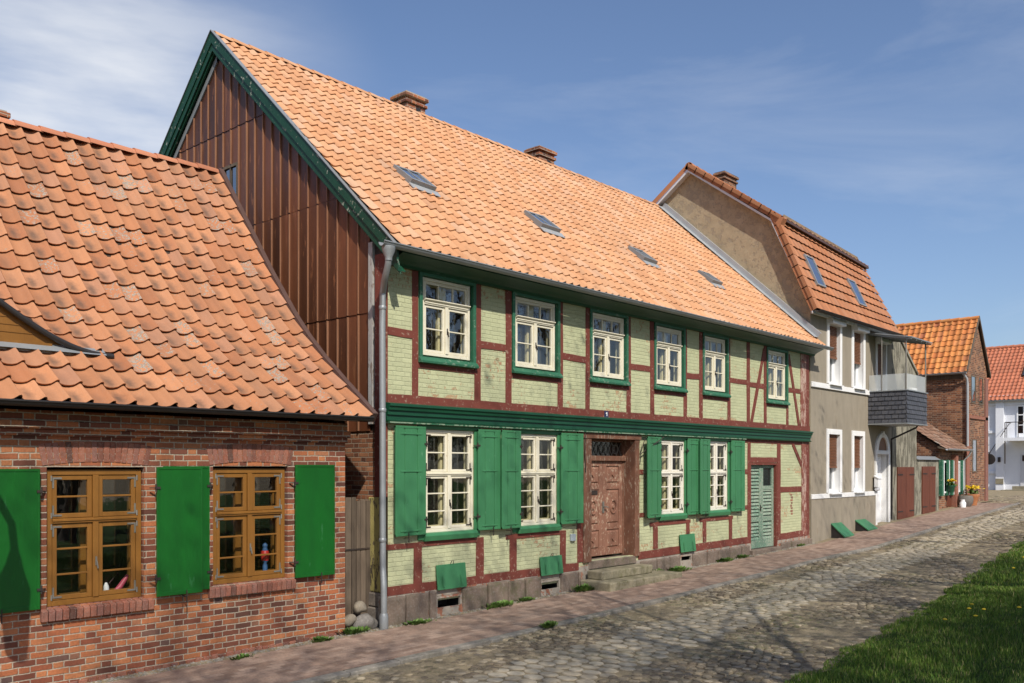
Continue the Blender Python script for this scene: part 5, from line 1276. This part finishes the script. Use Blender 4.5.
mb = MB(); g = MB(); half_gutter(g, -6, 14, 0, 6.42, .07); g.v = [(XW - .36 + y, x, z) for x, y, z in g.v]; g.obj("gutter", M['zinc'], wh)
mb = MB(); mb.box(XW - .22, XW, 4.22, 4.66, .7, 6.5); mb.obj("pilaster", M['bluewhite'], wh)
mb = MB(); mb.box(XW - .10, XW, 4.68, 9, 4.46, 4.62); mb.box(XW - .10, XW, 4.68, 9, 2.0, 2.16); mb.box(XW - .10, XW, 4.68, 9, .6, .9); mb.box(XW - .12, XW, -6, 14, 6.15, 6.45); mb.obj("cornice_band", M['bluewhite'], wh)
mb = MB(); mb.box(XW - 1.3, XW, -3.5, 3.95, 3.95, 4.14); ba = mb.obj("balcony", M['bluewhite'], wh)
mb = MB()
for y in np.arange(-3.4, 3.95, .6): mb.tube([(XW - 1.25, y, 4.14), (XW - 1.25, y, 5.05)], .02, 6)
mb.tube([(XW - 1.25, -3.4, 5.05), (XW - 1.25, 3.9, 5.05)], .025, 6); mb.tube([(XW - 1.25, 3.9, 4.0), (XW - 1.25, 3.9, 5.05)], .03, 6); mb.tube([(XW - 1.25, 3.9, 2.6), (XW - 1.25, 3.9, 4.0)], .035, 6); mb.tube([(XW, 3.9, 5.05), (XW - 1.25, 3.9, 5.05)], .02, 6); mb.tube([(XW - .05, 5.2, 3.0), (XW - .3, 3.9, 5.0)], .02, 6); mb.obj("railing", M['iron'], ba)
for y0, y1 in ((2.75, 3.55), (.6, 1.4), (-1.8, -1.0)):
    f = MB()
    def xb(m, a, b, c, d, e0, e1): m.box(XW - e1, XW - e0, a, b, c, d)
    xb(f, y0, y0 + .07, 4.2, 6.1, 0, .06); xb(f, y1 - .07, y1, 4.2, 6.1, 0, .06); xb(f, y0, y1, 6.03, 6.1, .0, .058); xb(f, y0, y1, 5.5, 5.56, 0, .058); xb(f, (y0 + y1) / 2 - .05, (y0 + y1) / 2 + .05, 4.2, 6.1, 0, .059); xb(f, y0, y1, 4.2, 4.42, 0, .057); xb(f, y0, y1, 4.9, 4.94, 0, .055)
    o = f.obj("window", M['plastic'], wh); g = MB(); xb(g, y0 + .05, y1 - .05, 4.4, 6.05, .002, .03); g.obj("pane", M['skyglass'], o)
mb = MB(); mb.box(XW - .05, XW, 2.1, 3.35, 1.25, 3.15); o = mb.obj("door", M['greywhite'], wh); mb = MB(); mb.box(XW - .06, XW - .051, 2.2, 3.25, 2.75, 3.1); mb.obj("pane", M['skyglass'], o)
mb = MB(); mb.box(XW - 1.4, XW - .01, 1.5, 4.1, .8, 1.04); mb.box(XW - .9, XW - .012, 1.6, 3.6, 1.04, 1.26); mb.obj("doorstep", M['stepstone'], wh)
mb = MB(); mb.box(XW - .33, XW - .24, 4.38, 4.52, 2.7, 3.0); mb.obj("wall_lamp", M['iron'], wh)
mb = MB(); mb.box(XW - .26, XW - .222, 4.22, 4.66, 1.38, 1.7); mb.obj("stone_plaque", M['stepstone'], wh)

# ================================================================== the gap between the two houses
ga = thing("plank_gate", "weathered grey plank gate closing the narrow gap between two houses", "gate", (-.42, .38, 0))
mb = MB(); x = -.80
while x < -.06:
    w = random.uniform(.085, .115); mb.box(x, x + w - .012, .36, .385, .02, 1.93 + random.uniform(-.04, .03), jit=.003); x += w
mb.obj("plank", M['woodgrey'], ga)
mb = MB(); 
for z in (.5, 1.15, 1.7): mb.box(-.80, -.06, .386, .42, z, z + .08)
mb.obj("crossbar", M['woodgrey'], ga); mb = MB(); mb.box(-.80, -.06, .35, .359, 1.16, 1.185); mb.obj("iron_strap", M['iron'], ga)
def boulder(c, r, label, seed, mat=M['boulder']):
    rd = random.Random(seed); bm = bmesh.new(); bmesh.ops.create_icosphere(bm, subdivisions=3, radius=1)
    a = [Vector((rd.uniform(-1, 1), rd.uniform(-1, 1), rd.uniform(-1, 1))).normalized() for _ in range(12)]
    for v in bm.verts:
        k = 1 + .10 * math.sin(v.co.x * 2.3 + seed) * math.cos(v.co.y * 2.9)
        for q in a:
            d = v.co.dot(q)
            if d > .74: k -= (d - .74) * .62
        v.co = Vector((v.co.x * r[0], v.co.y * r[1], v.co.z * r[2])) * k
    me = bpy.data.meshes.new("boulder"); bm.to_mesh(me); bm.free(); me.materials.append(mat); me.polygons.foreach_set('use_smooth', [True] * len(me.polygons))
    o = bpy.data.objects.new("boulder", me); COL.objects.link(o); o.location = c; return tag(o, label, "stone", "boulders by the plank gate")
boulder((-.40, .16, .33), (.125, .10, .10), "yellowish rounded boulder lying topmost on the stones by the gate", 2)
boulder((-.60, .14, .17), (.12, .10, .11), "small tan boulder leaning against the brick house corner", 5)
boulder((-.34, .06, .10), (.24, .16, .15), "largest dark grey boulder lying low beside the downpipe foot", 9, stone_mat("dark boulder", [(0, (.15, .14, .13)), (1, (.20, .185, .17))], sc=6))

# ================================================================== pots and planters by the annex
def bloom(mb, c, r, n, zr=.5):
    for _ in range(n):
        p = Vector(c) + Vector((random.gauss(0, r * .45), random.gauss(0, r * .45), random.gauss(0, r * zr * .45)))
        a = Vector((random.uniform(-1, 1), random.uniform(-1, 1), random.uniform(-.6, 1))).normalized() * .03; b = a.cross(Vector((random.uniform(-1, 1), random.uniform(-1, 1), 1))).normalized() * .03
        mb.quad(p - a - b, p + a - b, p + a + b, p - a + b)
    return mb
for x, y, s, lab in ((28.15, -.42, 1.0, "large terracotta pot of yellow flowers standing on the paving by the annex"), (26.55, -.14, .62, "small dark planter of orange yellow flowers hanging below the annex window")):
    p = thing("flower_pot", lab, "flower pot", (x, y, gz(x)), "potted flowers by the annex")
    hang = s < .8; z = gz(x) + (.62 if hang else .05)
    MB().lathe((x, y, z), [(.16 * s, 0), (.22 * s, .30 * s), (.27 * s, .38 * s), (.26 * s, .42 * s), (.22 * s, .42 * s)], 14).obj("pot", M['greendark'] if hang else M['terracotta'], p, smooth=50)
    bloom(MB(), (x, y, z + .50 * s), .24 * s, 90).obj("leaves", M['weed'], p); bloom(MB(), (x, y, z + .62 * s + .06), .24 * s, 90, .3).obj("blossom", M['yellow'], p)
p = thing("wicker_basket", "round wicker basket standing on the paving beside the terracotta flower pot", "basket", (27.55, -.35, gz(27.5)))
MB().lathe((27.55, -.35, gz(27.5) + .05), [(.18, 0), (.26, .12), (.28, .28), (.24, .40), (.20, .40)], 14).obj("basket_body", M['boulder'], p, smooth=50); mb = MB(); mb.tube([(27.55 + .22 * math.cos(k * PI / 8), -.35, gz(27.5) + .42 + .28 * math.sin(k * PI / 8)) for k in range(9)], .02, 6); mb.obj("handle", M['woodgrey'], p)
p = thing("enamel_jug", "small pale enamel jug standing in front of the annex pier", "jug", (27.05, -.40, gz(27)))
MB().lathe((27.05, -.40, gz(27) + .05), [(.11, 0), (.12, .16), (.07, .24), (.085, .29)], 12).obj("jug_body", M['plastic'], p, smooth=50)

# ================================================================== weeds along the walls, dandelions in the lawn
def tuft(x, y, z, r, n, label, group, tall=1.0):
    mb = MB()
    for _ in range(n):
        a = random.uniform(0, 2 * PI); d = abs(random.gauss(0, r * .55)); l = random.uniform(.05, .11) * tall; w = l * random.uniform(.16, .34)
        p = Vector((x + d * math.cos(a) * 1.5, y + d * math.sin(a) * .6, z)); dr = Vector((math.cos(a) * random.uniform(.2, .9), math.sin(a) * random.uniform(.2, .9), random.uniform(.35, 1))).normalized(); sd = dr.cross(Vector((0, 0, 1))).normalized() * w
        m_ = p + dr * l * .55; e = p + dr * l + Vector((0, 0, -.01)); mb.add([p, m_ - sd, e, m_ + sd], [(0, 1, 2), (0, 2, 3)])
    o = mb.obj("weed_tuft", M['weed']); return tag(o, label, "weed", group)
WG = "weeds growing along the foot of the houses"
for x, y, r, n, lab, tl in ((-2.62, -.30, .10, 90, "sparse low weed growing at the foot of the brick wall under the shutter pair", .8), (-1.35, -.22, .10, 130, "bright green weed growing below the outermost shutter of the brick house", 1.0), (-.72, -.10, .13, 150, "yellowish weed tuft growing at the brick house corner", 1.2), (.34, -.27, .16, 220, "green weed patch beside the foot of the zinc downpipe", .9), (2.25, -.20, .20, 330, "wide leafy weed between the first two cellar vents", 1.1), (2.95, -.16, .12, 140, "small weed growing just before the second cellar vent", .9), (4.42, -.30, .16, 300, "dark leafy weed growing against the side of the stone steps", 1.5), (6.95, -.22, .14, 240, "bright leafy weed growing behind the end of the stone steps", 1.6), (7.75, -.20, .24, 380, "broad weed patch below the third cellar vent", 1.2), (9.85, -.16, .18, 240, "weed tuft growing below the paired shutters near the green door", 1.1), (10.7, -.14, .14, 160, "small weed tuft just before the green door threshold", 1.0), (13.9, -.10, .16, 120, "dry weed at the foot of the panel with bare red bricks", .9), (1.35, -2.0, .07, 110, "single weed growing in the road edge against the kerb", 1.2)):
    tuft(x, y, gz(x) + .038, r, n, lab, WG, tl)
mb = MB()
dn = []
for k in range(22):
    x, d = random.choice(((13.2, .9), (14.5, 1.3), (11.6, 1.3), (5.6, .7), (16, 1.2), (9.4, .9))); x += random.gauss(0, .9); d = abs(d + random.gauss(0, .35)) + .1
    y = gy(x) - d; z = lz(x, y)
    if k == 0:
        r0 = thing("dandelion", "yellow dandelion in bloom in the lawn along the cobbled lane", "flower", (x, y, z), "dandelions in the lawn")
        MB().tube([(x, y, z), (x + .01, y, z + .10)], .004, 5).obj("stem", M['weed'], r0); MB().lathe((x + .01, y, z + .10), [(.008, 0), (.030, .010), (.026, .020), (.008, .026)], 9).obj("flower_head", M['yellow'], r0)
    else: dup(r0, (x, y, z), random.uniform(0, 6))

# ================================================================== guessed street lamp out of view, added to cast the shadow on the shutter
lp = thing("guessed_street_lamp", "guessed dark street lamp with a curved arm, added unseen at the kerb for its shadow", "street lamp", (-7.0, -1.62, gz(-7)))
MB().lathe((-7.0, -1.62, gz(-7) + .03), [(.10, 0), (.10, .5), (.06, .6), (.045, 3.6), (.05, 3.65)], 12).obj("post", M['iron'], lp, smooth=50)
mb = MB(); mb.tube([(-7.0, -1.62, 3.4), (-6.85, -1.62, 3.75), (-6.5, -1.62, 3.92), (-6.22, -1.62, 3.80), (-6.07, -1.62, 3.5), (-6.04, -1.62, 3.2)], .04, 8); mb.obj("arm", M['iron'], lp, smooth=60)
MB().lathe((-6.04, -1.62, 2.15), [(.04, 0), (.10, .04), (.13, .5), (.14, .7), (.09, .85), (.045, 1.05)], 14).obj("lantern", M['iron'], lp, smooth=40)

# ================================================================== trees on the green behind the viewpoint
def branch_tree(seed, height, spread, nleaf, levels=5, lean=(0, 0)):
    rd = random.Random(seed); tr = MB(); tips = []
    def grow(p, d, l, r, lev):
        n = 4; pts = [p]; rs = [r]
        for i in range(n):
            d = (d + Vector((rd.uniform(-1, 1), rd.uniform(-1, 1), rd.uniform(-.35, .6))) * .16).normalized()
            p = p + d * (l / n); pts.append(p.copy()); rs.append(r * (1 - .42 * (i + 1) / n))
        tr.tube(pts, rs, 9 if lev == 0 else 6 if lev < 3 else 3, cap=False)
        if lev >= 2: tips.extend(pts[1:])
        if lev >= levels: return
        k = 3 if lev == 0 else rd.choice((2, 3, 3))
        for j in range(k + (2 if lev else 1)):
            at = pts[-1] if j < 2 else pts[rd.choice((2, 3, 3))]
            ax = Vector((rd.uniform(-1, 1), rd.uniform(-1, 1), rd.uniform(-.25, .7)))
            nd = (d * (.62 if lev else .75) + ax.normalized() * spread).normalized()
            grow(at, nd, l * rd.uniform(.58, .80), rs[-1] * rd.uniform(.55, .78), lev + 1)
    grow(Vector((0, 0, -.2)), Vector((lean[0], lean[1], 1)).normalized(), height * .36, height * .023, 0)
    lf = MB()
    for _ in range(nleaf):
        p = rd.choice(tips) + Vector((rd.gauss(0, .22), rd.gauss(0, .22), rd.gauss(0, .2)))
        a = Vector((rd.uniform(-1, 1), rd.uniform(-1, 1), rd.uniform(-1, 1))).normalized(); b = a.cross(Vector((rd.uniform(-1, 1), rd.uniform(-1, 1), 1))).normalized()
        s = rd.uniform(.03, .07); lf.add([p - a * s, p + b * s * .6, p + a * s, p - b * s * .6], [(0, 1, 2, 3)])
    return tr, lf
def plant_tree(proto, x, y, rz, sc, label):
    o = thing("lime_tree", label, "tree", (x, y, gz(x) + .1), "trees on the green opposite the houses")
    o.rotation_euler = (0, 0, rz); o.scale = (sc, sc, sc)
    for nm, me in proto:
        c = bpy.data.objects.new(nm, me); COL.objects.link(c); c.parent = o
    return o
protos = []
for sd, h, sp, nl, lv in ((11, 15.0, .58, 4200, 5), (23, 9.5, .8, 26000, 5)):
    tr, lf = branch_tree(sd, h, sp, nl, lv)
    print("TREE", [min(p[k] for p in tr.v) for k in range(3)], [max(p[k] for p in tr.v) for k in range(3)], len(tr.f))
    a = tr.obj("trunk", M['bark'], smooth=60); b = lf.obj("crown", M['leaf'])
    protos.append([("trunk", a.data), ("crown", b.data)]); bpy.data.objects.remove(a); bpy.data.objects.remove(b)
TREES = [(0, -9.5, -14.0, .3, 1.1), (0, -2.5, -13.2, 2.1, 1.0), (1, 1.2, -14.2, 4.0, 1.0), (1, 7.0, -13.4, 1.1, .9), (0, 6.0, -13.6, 5.2, 1.0), (0, 14.5, -13.9, 3.3, 1.0), (0, 23, -14.2, 1.3, .95), (1, 13.6, -13.4, 2.9, .75), (0, -5.5, -18.5, 4.4, 1.22), (0, 2.0, -17.5, .9, 1.2)]
TL = ["bare lime tree on the green facing the low brick house", "bare lime tree on the green facing the plank gate", "leafy lime tree on the green facing the first cellar vents", "leafy lime tree on the green facing the stone steps", "bare lime tree on the green facing the rendered house", "bare lime tree on the green facing the shop annex", "bare lime tree on the green nearest to the white house", "small leafy lime tree on the green facing the two green cellar hatches", "tallest bare lime tree of the back row facing the brick house", "tall bare lime tree of the back row facing the front door"]
for (k, x, y, rz, sc), lab in zip(TREES, TL): plant_tree(protos[k], x, y, rz, sc, lab)
